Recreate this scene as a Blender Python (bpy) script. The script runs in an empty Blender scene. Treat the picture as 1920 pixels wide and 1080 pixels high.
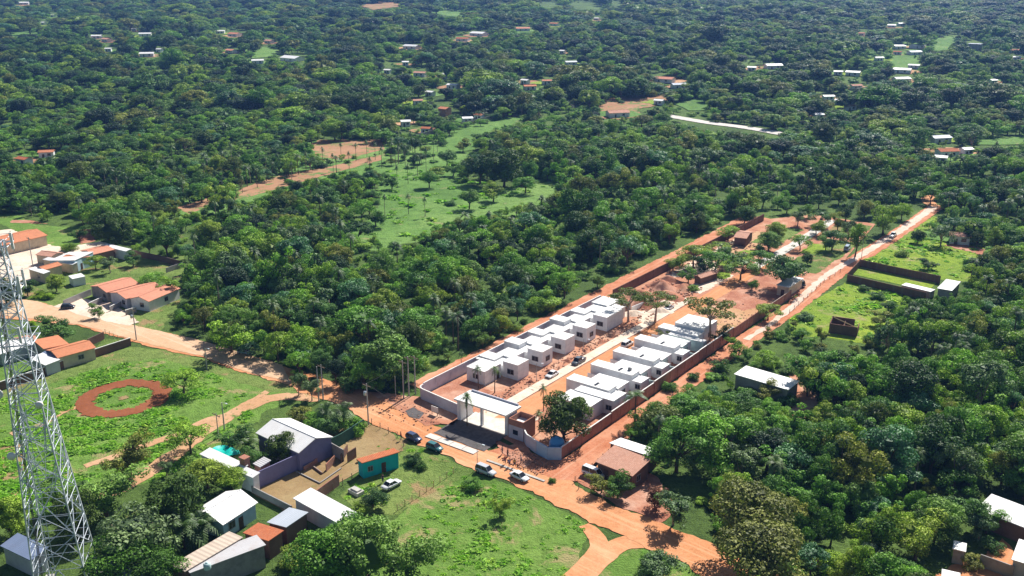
import bpy, bmesh, math, random
import numpy as np
from mathutils import Vector, Matrix, noise as mnoise

R = math.radians
scene = bpy.context.scene
C = scene.collection

# ------------------------------------------------------------ camera, world, sun, exposure
F_PX, TILT, HCAM = 1800.0, R(18.4), 88.0
cam_d = bpy.data.cameras.new("camera")
cam = bpy.data.objects.new("camera", cam_d)
C.objects.link(cam)
cam.location = (0, 0, HCAM)
cam.rotation_euler = (R(90) - TILT, 0, 0)
cam_d.sensor_width = 36.0
cam_d.lens = F_PX / 1920.0 * 36.0
cam_d.clip_start = 1.0
cam_d.clip_end = 9000.0
scene.camera = cam

SUN_EL = R(45)
SUN_AZ = math.atan2(3.9, 7.0)          # measured from +Y towards +X
world = bpy.data.worlds.new("World")
scene.world = world
world.use_nodes = True
wn = world.node_tree
wn.nodes.clear()
sky = wn.nodes.new("ShaderNodeTexSky")
sky.sky_type = 'NISHITA'
sky.sun_disc = False
sky.sun_elevation = SUN_EL
sky.sun_rotation = SUN_AZ
bg = wn.nodes.new("ShaderNodeBackground")
bg.inputs['Strength'].default_value = 0.053
wo = wn.nodes.new("ShaderNodeOutputWorld")
wn.links.new(sky.outputs[0], bg.inputs[0])
wn.links.new(bg.outputs[0], wo.inputs[0])
sun_d = bpy.data.lights.new("sun", 'SUN')
sun_d.energy = 5.0
sun_d.angle = R(0.5)
sun_d.color = (1.0, 0.955, 0.88)
sun = bpy.data.objects.new("sun", sun_d)
C.objects.link(sun)
sdir = Vector((math.sin(SUN_AZ) * math.cos(SUN_EL), math.cos(SUN_AZ) * math.cos(SUN_EL), math.sin(SUN_EL)))
sun.rotation_euler = sdir.to_track_quat('Z', 'Y').to_euler()
sun.location = (200, 400, 400)
scene.view_settings.view_transform = 'Standard'
scene.view_settings.look = 'None'
scene.view_settings.exposure = 0.7
scene.view_settings.gamma = 1.0
scene.cycles.max_bounces = 5
scene.cycles.diffuse_bounces = 3
scene.cycles.glossy_bounces = 2
scene.cycles.transmission_bounces = 3
scene.cycles.volume_bounces = 0

# ------------------------------------------------------------ geometry helpers
SLOPE, YK = 0.03, 600.0
def terr(x, y):
    return SLOPE * max(0.0, y - YK)

def P(u, v, z=0.0):
    """point of the place seen at photo pixel (u, v) at height z above the ground"""
    x = (u - 960) / F_PX; y = (540 - v) / F_PX
    dy = math.cos(TILT) + y * math.sin(TILT)
    dz = -math.sin(TILT) + y * math.cos(TILT)
    t = (z - HCAM) / dz if dz < 0 else -1
    if t < 0 or t * dy > YK:
        t = (z - HCAM - SLOPE * YK) / (dz - SLOPE * dy)
    return Vector((t * x, t * dy, HCAM + t * dz))

def proj(x, y, z):
    X, Y, Z = x, y, z - HCAM
    d = Y * math.cos(TILT) - Z * math.sin(TILT)
    h = Y * math.sin(TILT) + Z * math.cos(TILT)
    if d <= 1: return (-9999, -9999)
    return (960 + F_PX * X / d, 540 - F_PX * h / d)

PHI = R(53.5)
E1 = Vector((math.cos(PHI), math.sin(PHI), 0)); E2 = Vector((math.sin(PHI), -math.cos(PHI), 0))
def W(s, t, z=0.0):
    """compound frame: s along its street, t across it from the left wall"""
    v = E1 * (s + 150.0) + E2 * (t - 128.9)
    return Vector((v.x, v.y, z))

def tag(o, label=None, cat=None, group=None, kind=None):
    if label: o['label'] = label
    if cat: o['category'] = cat
    if group: o['group'] = group
    if kind: o['kind'] = kind
    return o

def thing(name, label, cat, loc=(0, 0, 0), rz=0.0, group=None):
    o = bpy.data.objects.new(name, None)
    o.empty_display_size = 0.3
    C.objects.link(o); o.location = loc; o.rotation_euler = (0, 0, rz)
    return tag(o, label, cat, group)

def copy_tree(o, parent=None):
    c = o.copy(); C.objects.link(c); c.parent = parent
    for ch in KIDS.get(o.name, []):
        copy_tree(ch, c)
    return c
KIDS = {}
def link(o, parent=None):
    C.objects.link(o)
    if parent is not None:
        o.parent = parent
        KIDS.setdefault(parent.name, []).append(o)
    return o

class MB:
    """collects faces and links them as one mesh object"""
    def __init__(self): self.v = []; self.f = []; self.m = []; self.sm = []
    def add(self, vs, fs, mi=0, smooth=False):
        b = len(self.v); self.v += [tuple(x) for x in vs]
        for f in fs:
            self.f.append(tuple(b + i for i in f)); self.m.append(mi); self.sm.append(smooth)
    def box(self, x0, x1, y0, y1, z0, z1, mi=0):
        vs = [(x0,y0,z0),(x1,y0,z0),(x1,y1,z0),(x0,y1,z0),(x0,y0,z1),(x1,y0,z1),(x1,y1,z1),(x0,y1,z1)]
        self.add(vs, [(0,3,2,1),(4,5,6,7),(0,1,5,4),(1,2,6,5),(2,3,7,6),(3,0,4,7)], mi); return self
    def prism(self, poly, z0, z1, mi=0):
        n = len(poly)
        vs = [(p[0], p[1], z0) for p in poly] + [(p[0], p[1], z1) for p in poly]
        fs = [tuple(range(n - 1, -1, -1)), tuple(range(n, 2 * n))]
        fs += [(i, (i + 1) % n, n + (i + 1) % n, n + i) for i in range(n)]
        self.add(vs, fs, mi); return self
    def tube(self, pts, rad, n=6, mi=0, cap=True, smooth=True):
        pts = [Vector(p) for p in pts]
        if not isinstance(rad, (list, tuple)): rad = [rad] * len(pts)
        vs = []
        for i, p in enumerate(pts):
            d = (pts[min(i + 1, len(pts) - 1)] - pts[max(i - 1, 0)]).normalized()
            a = d.cross(Vector((0, 0, 1)))
            if a.length < 1e-3: a = Vector((1, 0, 0))
            a.normalize(); b = d.cross(a)
            for k in range(n):
                q = 2 * math.pi * k / n
                vs.append(p + (a * math.cos(q) + b * math.sin(q)) * rad[i])
        fs = []
        for i in range(len(pts) - 1):
            for k in range(n):
                fs.append((i*n+k, i*n+(k+1) % n, (i+1)*n+(k+1) % n, (i+1)*n+k))
        self.add(vs, fs, mi, smooth)
        if cap:
            self.add(vs[:n], [tuple(range(n))], mi); self.add(vs[-n:], [tuple(range(n - 1, -1, -1))], mi)
        return self
    def bar(self, a, b, w, mi=0): return self.tube([a, b], w * 0.7071, 4, mi, smooth=False)
    def lathe(self, prof, n=16, c=(0, 0, 0), mi=0, smooth=True):
        vs = []
        for r, z in prof:
            for k in range(n):
                q = 2 * math.pi * k / n
                vs.append((c[0] + r * math.cos(q), c[1] + r * math.sin(q), c[2] + z))
        fs = []
        for i in range(len(prof) - 1):
            for k in range(n):
                fs.append((i*n+k, i*n+(k+1) % n, (i+1)*n+(k+1) % n, (i+1)*n+k))
        self.add(vs, fs, mi, smooth); return self
    def mesh(self, name, mats):
        me = bpy.data.meshes.new(name)
        me.from_pydata(self.v, [], self.f)
        if not isinstance(mats, (list, tuple)): mats = [mats]
        for m in mats: me.materials.append(m)
        me.polygons.foreach_set('material_index', self.m)
        me.polygons.foreach_set('use_smooth', self.sm)
        me.update(); return me
    def build(self, name, mats, parent=None, loc=None, rz=None):
        o = bpy.data.objects.new(name, self.mesh(name, mats))
        link(o, parent)
        if loc is not None: o.location = loc
        if rz is not None: o.rotation_euler = (0, 0, rz)
        return o

# ------------------------------------------------------------ materials
def new_mat(name):
    m = bpy.data.materials.new(name); m.use_nodes = True
    nt = m.node_tree; b = nt.nodes['Principled BSDF']
    return m, nt, b
def nd(nt, t, **kw):
    n = nt.nodes.new(t)
    for k, v in kw.items(): setattr(n, k, v)
    return n
def ramp(nt, fac, stops, interp='LINEAR'):
    r = nd(nt, 'ShaderNodeValToRGB'); r.color_ramp.interpolation = interp
    el = r.color_ramp.elements
    while len(el) < len(stops): el.new(0.5)
    for e, (p, c) in zip(el, stops):
        e.position = p; e.color = (c[0], c[1], c[2], 1) if not isinstance(c, (int, float)) else (c, c, c, 1)
    nt.links.new(fac, r.inputs[0]); return r.outputs[0]
def tex_noise(nt, vec, scale, detail=4, rough=0.55, dist=0.0):
    n = nd(nt, 'ShaderNodeTexNoise'); n.inputs['Scale'].default_value = scale
    n.inputs['Detail'].default_value = detail; n.inputs['Roughness'].default_value = rough
    n.inputs['Distortion'].default_value = dist
    nt.links.new(vec, n.inputs['Vector']); return n.outputs['Fac']
def coord(nt, which='Object'):
    if which == 'World':
        return nd(nt, 'ShaderNodeNewGeometry').outputs['Position']
    return nd(nt, 'ShaderNodeTexCoord').outputs[which]
def mixc(nt, fac, a, b, mode='MIX'):
    m = nd(nt, 'ShaderNodeMix', data_type='RGBA', blend_type=mode)
    for sock, val in ((m.inputs[0], fac), (m.inputs[6], a), (m.inputs[7], b)):
        if hasattr(val, 'links'): nt.links.new(val, sock)
        elif isinstance(val, (int, float)): sock.default_value = val
        else: sock.default_value = (val[0], val[1], val[2], 1)
    return m.outputs[2]
def bump(nt, b, h, strength=0.3, dist=0.1):
    n = nd(nt, 'ShaderNodeBump'); n.inputs['Strength'].default_value = strength
    n.inputs['Distance'].default_value = dist
    nt.links.new(h, n.inputs['Height']); nt.links.new(n.outputs[0], b.inputs['Normal'])

def plain(name, col, rough=0.6, metal=0.0, var=0.12, scale=1.5, spec=0.3):
    """paint or plaster with dirt blotches of its own"""
    m, nt, b = new_mat(name)
    g = coord(nt)
    n1 = tex_noise(nt, g, scale, 5, 0.65); n2 = tex_noise(nt, g, scale * 7, 3, 0.6)
    dk = tuple(c * (1 - 2.2 * var) for c in col); lt = tuple(min(1, c * (1 + 0.5 * var)) for c in col)
    c1 = ramp(nt, n1, [(0.25, dk), (0.55, col), (0.8, lt)])
    c2 = mixc(nt, ramp(nt, n2, [(0.3, 0.0), (0.8, 0.35)]), c1, tuple(c * 0.8 for c in col))
    nt.links.new(c2, b.inputs['Base Color'])
    b.inputs['Roughness'].default_value = rough; b.inputs['Metallic'].default_value = metal
    b.inputs['Specular IOR Level'].default_value = spec
    return m

def corrugated(name, col, rust=(0.32, 0.17, 0.1), rustamt=0.25, pitch=0.45, rough=0.5, axis=0):
    m, nt, b = new_mat(name)
    g = coord(nt)
    sep = nd(nt, 'ShaderNodeSeparateXYZ'); nt.links.new(g, sep.inputs[0])
    mu = nd(nt, 'ShaderNodeMath', operation='MULTIPLY'); mu.inputs[1].default_value = 2 * math.pi / pitch
    nt.links.new(sep.outputs[axis], mu.inputs[0])
    sn = nd(nt, 'ShaderNodeMath', operation='SINE'); nt.links.new(mu.outputs[0], sn.inputs[0])
    bump(nt, b, sn.outputs[0], 0.5, 0.04)
    n1 = tex_noise(nt, g, 0.45, 5, 0.7); n2 = tex_noise(nt, g, 3.0, 4, 0.7)
    c1 = mixc(nt, ramp(nt, n1, [(0.5, 0.0), (0.8, rustamt)]), col, rust)
    c1 = mixc(nt, ramp(nt, n2, [(0.35, 0.0), (0.75, 0.3)]), c1, tuple(c * 0.75 for c in col))
    # sheets laid side by side differ a little
    fl = nd(nt, 'ShaderNodeMath', operation='SNAP'); fl.inputs[1].default_value = 1.1
    nt.links.new(sep.outputs[axis], fl.inputs[0])
    wn_ = nd(nt, 'ShaderNodeTexWhiteNoise', noise_dimensions='1D'); nt.links.new(fl.outputs[0], wn_.inputs['W'])
    c1 = mixc(nt, ramp(nt, wn_.outputs['Value'], [(0, 0.0), (1, 0.18)]), c1, tuple(c * 0.6 for c in col))
    nt.links.new(c1, b.inputs['Base Color'])
    b.inputs['Roughness'].default_value = rough; b.inputs['Specular IOR Level'].default_value = 0.35
    return m

def tiles(name, col, col2, dirt=(0.16, 0.1, 0.07), amt=0.4, axis=0):
    m, nt, b = new_mat(name)
    g = coord(nt)
    br = nd(nt, 'ShaderNodeTexBrick'); br.inputs['Scale'].default_value = 2.6
    br.inputs['Color1'].default_value = (*col, 1); br.inputs['Color2'].default_value = (*col2, 1)
    br.inputs['Mortar'].default_value = (col[0] * .45, col[1] * .4, col[2] * .4, 1)
    br.inputs['Mortar Size'].default_value = 0.03; br.inputs['Brick Width'].default_value = 0.6
    br.inputs['Row Height'].default_value = 0.9
    nt.links.new(g, br.inputs['Vector'])
    n1 = tex_noise(nt, g, 0.5, 6, 0.7); n2 = tex_noise(nt, g, 5, 3, 0.6)
    c1 = mixc(nt, ramp(nt, n1, [(0.42, 0.0), (0.75, amt)]), br.outputs['Color'], dirt)
    c1 = mixc(nt, ramp(nt, n2, [(0.3, 0.0), (0.7, 0.35)]), c1, tuple(min(1, c * 1.15) for c in col2))
    nt.links.new(c1, b.inputs['Base Color'])
    sep = nd(nt, 'ShaderNodeSeparateXYZ'); nt.links.new(g, sep.inputs[0])
    mu = nd(nt, 'ShaderNodeMath', operation='MULTIPLY'); mu.inputs[1].default_value = 2 * math.pi / 0.33
    nt.links.new(sep.outputs[axis], mu.inputs[0])
    sn = nd(nt, 'ShaderNodeMath', operation='SINE'); nt.links.new(mu.outputs[0], sn.inputs[0])
    bump(nt, b, sn.outputs[0], 0.6, 0.04)
    b.inputs['Roughness'].default_value = 0.85; b.inputs['Specular IOR Level'].default_value = 0.1
    return m

def brick(name, c1, c2, mortar=(0.35, 0.3, 0.26)):
    m, nt, b = new_mat(name)
    g = coord(nt)
    # map both wall directions on one brick sheet: (x + y, z)
    sep = nd(nt, 'ShaderNodeSeparateXYZ'); nt.links.new(g, sep.inputs[0])
    ad = nd(nt, 'ShaderNodeMath', operation='ADD'); nt.links.new(sep.outputs[0], ad.inputs[0]); nt.links.new(sep.outputs[1], ad.inputs[1])
    cb = nd(nt, 'ShaderNodeCombineXYZ'); nt.links.new(ad.outputs[0], cb.inputs[0]); nt.links.new(sep.outputs[2], cb.inputs[1])
    br = nd(nt, 'ShaderNodeTexBrick'); br.inputs['Scale'].default_value = 4.0
    br.inputs['Color1'].default_value = (*c1, 1); br.inputs['Color2'].default_value = (*c2, 1)
    br.inputs['Mortar'].default_value = (*mortar, 1); br.inputs['Mortar Size'].default_value = 0.03
    nt.links.new(cb.outputs[0], br.inputs['Vector'])
    n1 = tex_noise(nt, g, 0.35, 5, 0.7)
    c = mixc(nt, ramp(nt, n1, [(0.4, 0.0), (0.75, 0.55)]), br.outputs['Color'], tuple(x * 0.45 for x in c1))
    n2 = tex_noise(nt, g, 1.8, 4, 0.7)
    c = mixc(nt, ramp(nt, n2, [(0.5, 0.0), (0.8, 0.3)]), c, mortar)
    nt.links.new(c, b.inputs['Base Color']); b.inputs['Roughness'].default_value = 0.95
    b.inputs['Specular IOR Level'].default_value = 0.1
    return m

def soil(name, cols, s1=0.05, s2=0.6, blot=None, tracks=None):
    """bare earth: broad patches, fine grain, optional weeds and wheel ruts"""
    m, nt, b = new_mat(name)
    g = coord(nt, 'World')
    n1 = tex_noise(nt, g, s1, 6, 0.6, 0.4); n2 = tex_noise(nt, g, s2, 6, 0.7); n3 = tex_noise(nt, g, s2 * 6, 3, 0.6)
    c = ramp(nt, n1, [(0.3, cols[0]), (0.5, cols[1]), (0.7, cols[2])])
    c = mixc(nt, ramp(nt, n2, [(0.35, 0.0), (0.75, 0.55)]), c, tuple(x * 0.72 for x in cols[0]))
    c = mixc(nt, ramp(nt, n3, [(0.4, 0.0), (0.7, 0.3)]), c, tuple(min(1, x * 1.18) for x in cols[2]))
    if blot:
        n4 = tex_noise(nt, g, blot[1], 7, 0.75, 0.6)
        c = mixc(nt, ramp(nt, n4, [(blot[2], 0.0), (blot[2] + 0.06, 1.0)]), c, blot[0])
    if tracks:
        sep = nd(nt, 'ShaderNodeSeparateXYZ')
        mp = nd(nt, 'ShaderNodeMapping'); mp.inputs['Rotation'].default_value = (0, 0, -tracks[0])
        m2 = nd(nt, 'ShaderNodeMapping'); m2.inputs['Scale'].default_value = (0.035, 1.0, 1.0)
        nt.links.new(g, mp.inputs[0]); nt.links.new(mp.outputs[0], m2.inputs[0])
        n5 = tex_noise(nt, m2.outputs[0], tracks[1], 4, 0.6, 0.4)
        c = mixc(nt, ramp(nt, n5, [(0.36, 0.5), (0.47, 0.0), (0.58, 0.0), (0.7, 0.3)]), c, tracks[2])
    nt.links.new(c, b.inputs['Base Color'])
    bump(nt, b, n2, 0.5, 0.25)
    b.inputs['Roughness'].default_value = 1.0; b.inputs['Specular IOR Level'].default_value = 0.05
    return m

def turf(name, cols, bare=None, bare_at=0.62, s1=0.035, s2=0.5):
    m, nt, b = new_mat(name)
    g = coord(nt, 'World')
    n1 = tex_noise(nt, g, s1, 5, 0.6, 0.5); n2 = tex_noise(nt, g, s2, 6, 0.75, 0.3); n3 = tex_noise(nt, g, s2 * 5, 4, 0.7)
    c = ramp(nt, n1, [(0.32, cols[0]), (0.5, cols[1]), (0.68, cols[2])])
    c = mixc(nt, ramp(nt, n2, [(0.36, 0.6), (0.55, 0.0)]), c, tuple(x * 0.55 for x in cols[0]))
    c = mixc(nt, ramp(nt, n3, [(0.5, 0.0), (0.75, 0.5)]), c, tuple(min(1, x * 1.35) for x in cols[2]))
    if bare:
        n4 = tex_noise(nt, g, 0.09, 7, 0.7, 0.5)
        c = mixc(nt, ramp(nt, n4, [(bare_at, 0.0), (bare_at + 0.07, 0.9)]), c, bare)
    nt.links.new(c, b.inputs['Base Color'])
    ad = nd(nt, 'ShaderNodeMath', operation='ADD'); nt.links.new(n2, ad.inputs[0]); nt.links.new(n3, ad.inputs[1])
    bump(nt, b, ad.outputs[0], 0.9, 0.5)
    b.inputs['Roughness'].default_value = 0.95; b.inputs['Specular IOR Level'].default_value = 0.1
    return m

def leaf_mat(name, cols, patch=0.5, spec=0.12, trans=0.18):
    """foliage: differs from tree to tree and from clump to clump"""
    m, nt, b = new_mat(name)
    oi = nd(nt, 'ShaderNodeObjectInfo')
    at = nd(nt, 'ShaderNodeAttribute', attribute_name='tint')
    n = len(cols)
    rnd = ramp(nt, oi.outputs['Random'], [(i / n, c) for i, c in enumerate(cols)], 'CONSTANT')
    nz = tex_noise(nt, oi.outputs['Location'], 0.013, 2, 0.5)
    c = mixc(nt, ramp(nt, nz, [(0.4, 0.0), (0.65, patch)]), rnd, cols[-1])
    # leaf clump variation
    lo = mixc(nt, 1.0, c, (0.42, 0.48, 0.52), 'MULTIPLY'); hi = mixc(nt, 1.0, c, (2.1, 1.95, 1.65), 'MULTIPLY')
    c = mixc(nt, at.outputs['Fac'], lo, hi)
    nt.links.new(c, b.inputs['Base Color'])
    b.inputs['Roughness'].default_value = 0.55; b.inputs['Specular IOR Level'].default_value = spec
    tr = nd(nt, 'ShaderNodeBsdfTranslucent'); nt.links.new(mixc(nt, 1.0, c, (1.0, 1.25, 0.5), 'MULTIPLY'), tr.inputs[0])
    mx = nd(nt, 'ShaderNodeMixShader'); mx.inputs[0].default_value = trans
    out = nt.nodes['Material Output']
    nt.links.new(b.outputs[0], mx.inputs[1]); nt.links.new(tr.outputs[0], mx.inputs[2]); nt.links.new(mx.outputs[0], out.inputs[0])
    return m

M = {}
M['road'] = soil('orange_dirt_road', [(0.43,0.16,0.06),(0.57,0.255,0.12),(0.68,0.37,0.21)], 0.045, 0.7, tracks=(R(-41.3), 0.9, (0.7,0.41,0.24)))
M['road_pale'] = soil('pale_dirt_road', [(0.5,0.31,0.17),(0.58,0.38,0.24),(0.64,0.45,0.3)], 0.05, 0.6, tracks=(R(-38), 0.9, (0.7,0.5,0.36)))
M['street'] = soil('orange_street_dirt', [(0.5,0.2,0.085),(0.56,0.25,0.12),(0.62,0.31,0.16)], 0.05, 0.6, tracks=(PHI, 0.8, (0.62,0.33,0.19)))
M['reddirt'] = soil('red_bare_soil', [(0.27,0.085,0.05),(0.42,0.18,0.11),(0.6,0.38,0.28)], 0.14, 0.7)
M['sitedirt'] = soil('building_site_soil', [(0.3,0.1,0.06),(0.48,0.22,0.13),(0.62,0.42,0.3)], 0.16, 0.8, blot=((0.1,0.11,0.05), 0.35, 0.66))
M['lanedirt'] = soil('side_lane_soil', [(0.4,0.13,0.06),(0.5,0.2,0.11),(0.6,0.32,0.2)], 0.12, 0.6, blot=((0.09,0.12,0.04), 0.4, 0.68), tracks=(PHI, 0.9, (0.6,0.36,0.24)))
M['ringdirt'] = soil('ring_track_soil', [(0.2,0.065,0.03),(0.26,0.09,0.045),(0.31,0.12,0.06)], 0.1, 1.0)
M['track'] = soil('worn_track_soil', [(0.45,0.24,0.12),(0.52,0.31,0.18),(0.58,0.38,0.24)], 0.1, 0.8, blot=((0.1,0.17,0.04), 0.5, 0.56))
M['farmdirt'] = soil('fallow_soil', [(0.3,0.16,0.09),(0.38,0.21,0.12),(0.43,0.26,0.16)], 0.05, 0.3, blot=((0.13,0.2,0.06), 0.09, 0.53))
M['pale'] = soil('pale_sand_strip', [(0.6,0.44,0.34),(0.72,0.58,0.46),(0.78,0.67,0.56)], 0.2, 0.9, blot=((0.45,0.2,0.12), 0.5, 0.6))
M['sand'] = soil('sand_lane', [(0.6,0.42,0.32),(0.68,0.52,0.43),(0.74,0.6,0.5)], 0.15, 0.9, blot=((0.5,0.26,0.17), 0.3, 0.6))
M['yard'] = soil('dry_yard_grass', [(0.22,0.15,0.07),(0.3,0.2,0.1),(0.36,0.27,0.14)], 0.12, 0.9, blot=((0.15,0.18,0.05), 0.35, 0.6))
M['concrete'] = plain('concrete_slab', (0.5,0.48,0.44), 0.9, var=0.2, scale=0.6, spec=0.1)
M['paledeck'] = plain('pale_concrete', (0.62,0.58,0.53), 0.9, var=0.15, scale=0.6, spec=0.1)
M['darkslab'] = plain('gravel_and_gate_shade', (0.12,0.11,0.11), 0.95, var=0.25, scale=1.2, spec=0.1)  # gravel and dark paving; on the driveway the gate's shadow is coloured in too
M['grass'] = turf('bright_field_grass', [(0.11,0.21,0.035),(0.15,0.27,0.05),(0.21,0.33,0.07)], (0.36,0.3,0.14), 0.555)
M['grass2'] = turf('verge_grass', [(0.1,0.17,0.035),(0.17,0.25,0.06),(0.24,0.3,0.085)], (0.36,0.24,0.12), 0.55)
M['lime'] = turf('lime_field_grass', [(0.13,0.24,0.035),(0.23,0.34,0.035),(0.32,0.42,0.045)], (0.36,0.32,0.14), 0.56)
M['meadow'] = turf('far_meadow_grass', [(0.08,0.17,0.035),(0.13,0.25,0.055),(0.19,0.3,0.08)], (0.28,0.26,0.12), 0.6, 0.02, 0.25)
M['ground'] = turf('forest_floor', [(0.05,0.09,0.025),(0.09,0.15,0.035),(0.14,0.22,0.05)], (0.25,0.16,0.08), 0.66)

M['white_roof'] = corrugated('white_metal_roof', (0.8,0.79,0.78), (0.42,0.3,0.22), 0.3)
M['white_slab'] = corrugated('white_sheet_roof', (0.8,0.79,0.77), (0.45,0.4,0.35), 0.35, pitch=1.1)
M['old_white'] = corrugated('weathered_white_roof', (0.7,0.7,0.7), rustamt=0.25)
M['grey_roof'] = corrugated('grey_metal_roof', (0.42,0.46,0.52), rustamt=0.12)
M['grey_roof2'] = corrugated('pale_grey_metal_roof', (0.5,0.49,0.5), rustamt=0.55, axis=1)
M['blue_roof'] = corrugated('blue_grey_roof', (0.17,0.22,0.34), rustamt=0.1)
M['tile'] = tiles('orange_clay_tiles', (0.55,0.2,0.1), (0.62,0.26,0.14))
M['tile_y'] = tiles('pink_clay_tiles', (0.6,0.25,0.16), (0.66,0.3,0.2), amt=0.3)
M['tile_red'] = tiles('red_clay_tiles', (0.42,0.12,0.055), (0.5,0.17,0.08), amt=0.5)
M['tile_old'] = tiles('old_clay_tiles', (0.52,0.26,0.18), (0.6,0.34,0.25), amt=0.35)
M['tile_beige'] = corrugated('beige_ribbed_sheets', (0.55,0.45,0.36), (0.3,0.16,0.1), 0.35, pitch=0.8, axis=0)
M['white_wall'] = plain('white_plaster', (0.76,0.77,0.79), 0.85, var=0.12, scale=0.7, spec=0.15)
M['lav_wall'] = plain('lavender_plaster', (0.56,0.55,0.62), 0.85, var=0.12, scale=0.6, spec=0.15)
M['blue_wall'] = plain('pale_blue_plaster', (0.45,0.62,0.72), 0.8, var=0.1, scale=0.8, spec=0.2)
M['aqua_wall'] = plain('pale_aqua_plaster', (0.5,0.66,0.66), 0.8, var=0.12, scale=0.8, spec=0.2)
M['purple_wall'] = plain('purple_plaster', (0.2,0.19,0.33), 0.85, var=0.12, scale=0.5, spec=0.15)
M['turq_wall'] = plain('turquoise_plaster', (0.015,0.42,0.46), 0.8, var=0.1, scale=0.8, spec=0.2)
M['cream_wall'] = plain('cream_plaster', (0.62,0.52,0.38), 0.85, var=0.15, scale=0.7, spec=0.15)
M['grey_wall'] = plain('raw_cement_render', (0.34,0.32,0.31), 0.95, var=0.22, scale=0.6, spec=0.1)
M['gate_blue'] = plain('light_blue_wall_paint', (0.4,0.55,0.72), 0.75, var=0.1, scale=0.7, spec=0.25)
M['brick'] = brick('red_brickwork', (0.32,0.12,0.08), (0.4,0.17,0.11))
M['brick_dk'] = brick('dark_old_brickwork', (0.17,0.085,0.065), (0.22,0.11,0.08), (0.2,0.17,0.14))
M['green_sheet'] = plain('dark_green_screen', (0.03,0.1,0.07), 0.8, var=0.2)
M['glass'] = plain('dark_window_glass', (0.018,0.022,0.03), 0.12, var=0.1, spec=0.6)
M['frame'] = plain('window_frame_metal', (0.3,0.3,0.31), 0.5, var=0.1)
M['door'] = plain('dark_wood_door', (0.09,0.05,0.035), 0.6, var=0.2)
M['cap'] = plain('white_wall_capping', (0.8,0.78,0.74), 0.85, var=0.12, scale=1.2)
M['pole'] = plain('weathered_pole_concrete', (0.42,0.4,0.38), 0.9, var=0.15, scale=3)
M['wood'] = plain('weathered_post_wood', (0.2,0.15,0.11), 0.9, var=0.2, scale=3)
M['wood_pale'] = plain('pale_timber', (0.6,0.45,0.22), 0.8, var=0.15, scale=2)
M['steel'] = plain('galvanised_steel', (0.56,0.61,0.66), 0.45, 0.25, var=0.12, scale=2, spec=0.5)
M['insul'] = plain('brown_insulator', (0.2,0.1,0.07), 0.4, var=0.1)
M['wire'] = plain('dark_cable', (0.06,0.06,0.065), 0.7, var=0.1)
M['tankblue'] = plain('blue_water_tank_plastic', (0.12,0.36,0.62), 0.35, var=0.12, spec=0.5)
M['aqua_tarp'] = plain('aqua_tarpaulin', (0.0,0.48,0.4), 0.5, var=0.15, scale=2)
M['rubble'] = plain('broken_brick_rubble', (0.36,0.2,0.14), 0.95, var=0.25, scale=2, spec=0.1)
M['bark'] = plain('grey_brown_bark', (0.14,0.1,0.075), 0.95, var=0.25, scale=3, spec=0.1)
M['bark_pale'] = plain('pale_bark', (0.4,0.3,0.24), 0.95, var=0.2, scale=3, spec=0.1)
M['rubber'] = plain('black_rubber', (0.02,0.02,0.02), 0.8, var=0.1)
M['rim'] = plain('alloy_rim', (0.45,0.45,0.47), 0.35, 0.6, var=0.05)
M['lamp'] = plain('clear_lamp_glass', (0.7,0.72,0.75), 0.15, var=0.05, spec=0.7)
M['redlamp'] = plain('red_tail_lamp', (0.4,0.02,0.02), 0.2, var=0.05, spec=0.6)
M['skin'] = plain('brown_skin', (0.35,0.19,0.12), 0.6, var=0.05)
M['hair'] = plain('black_hair', (0.02,0.015,0.012), 0.6, var=0.05)
M['denim'] = plain('dark_trousers', (0.05,0.06,0.1), 0.85, var=0.1)
def paint(name, col):
    m = plain(name, col, 0.3, 0.0, var=0.04, scale=1.0, spec=0.6)
    b = m.node_tree.nodes['Principled BSDF']; b.inputs['Coat Weight'].default_value = 0.6; b.inputs['Coat Roughness'].default_value = 0.08
    return m

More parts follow.
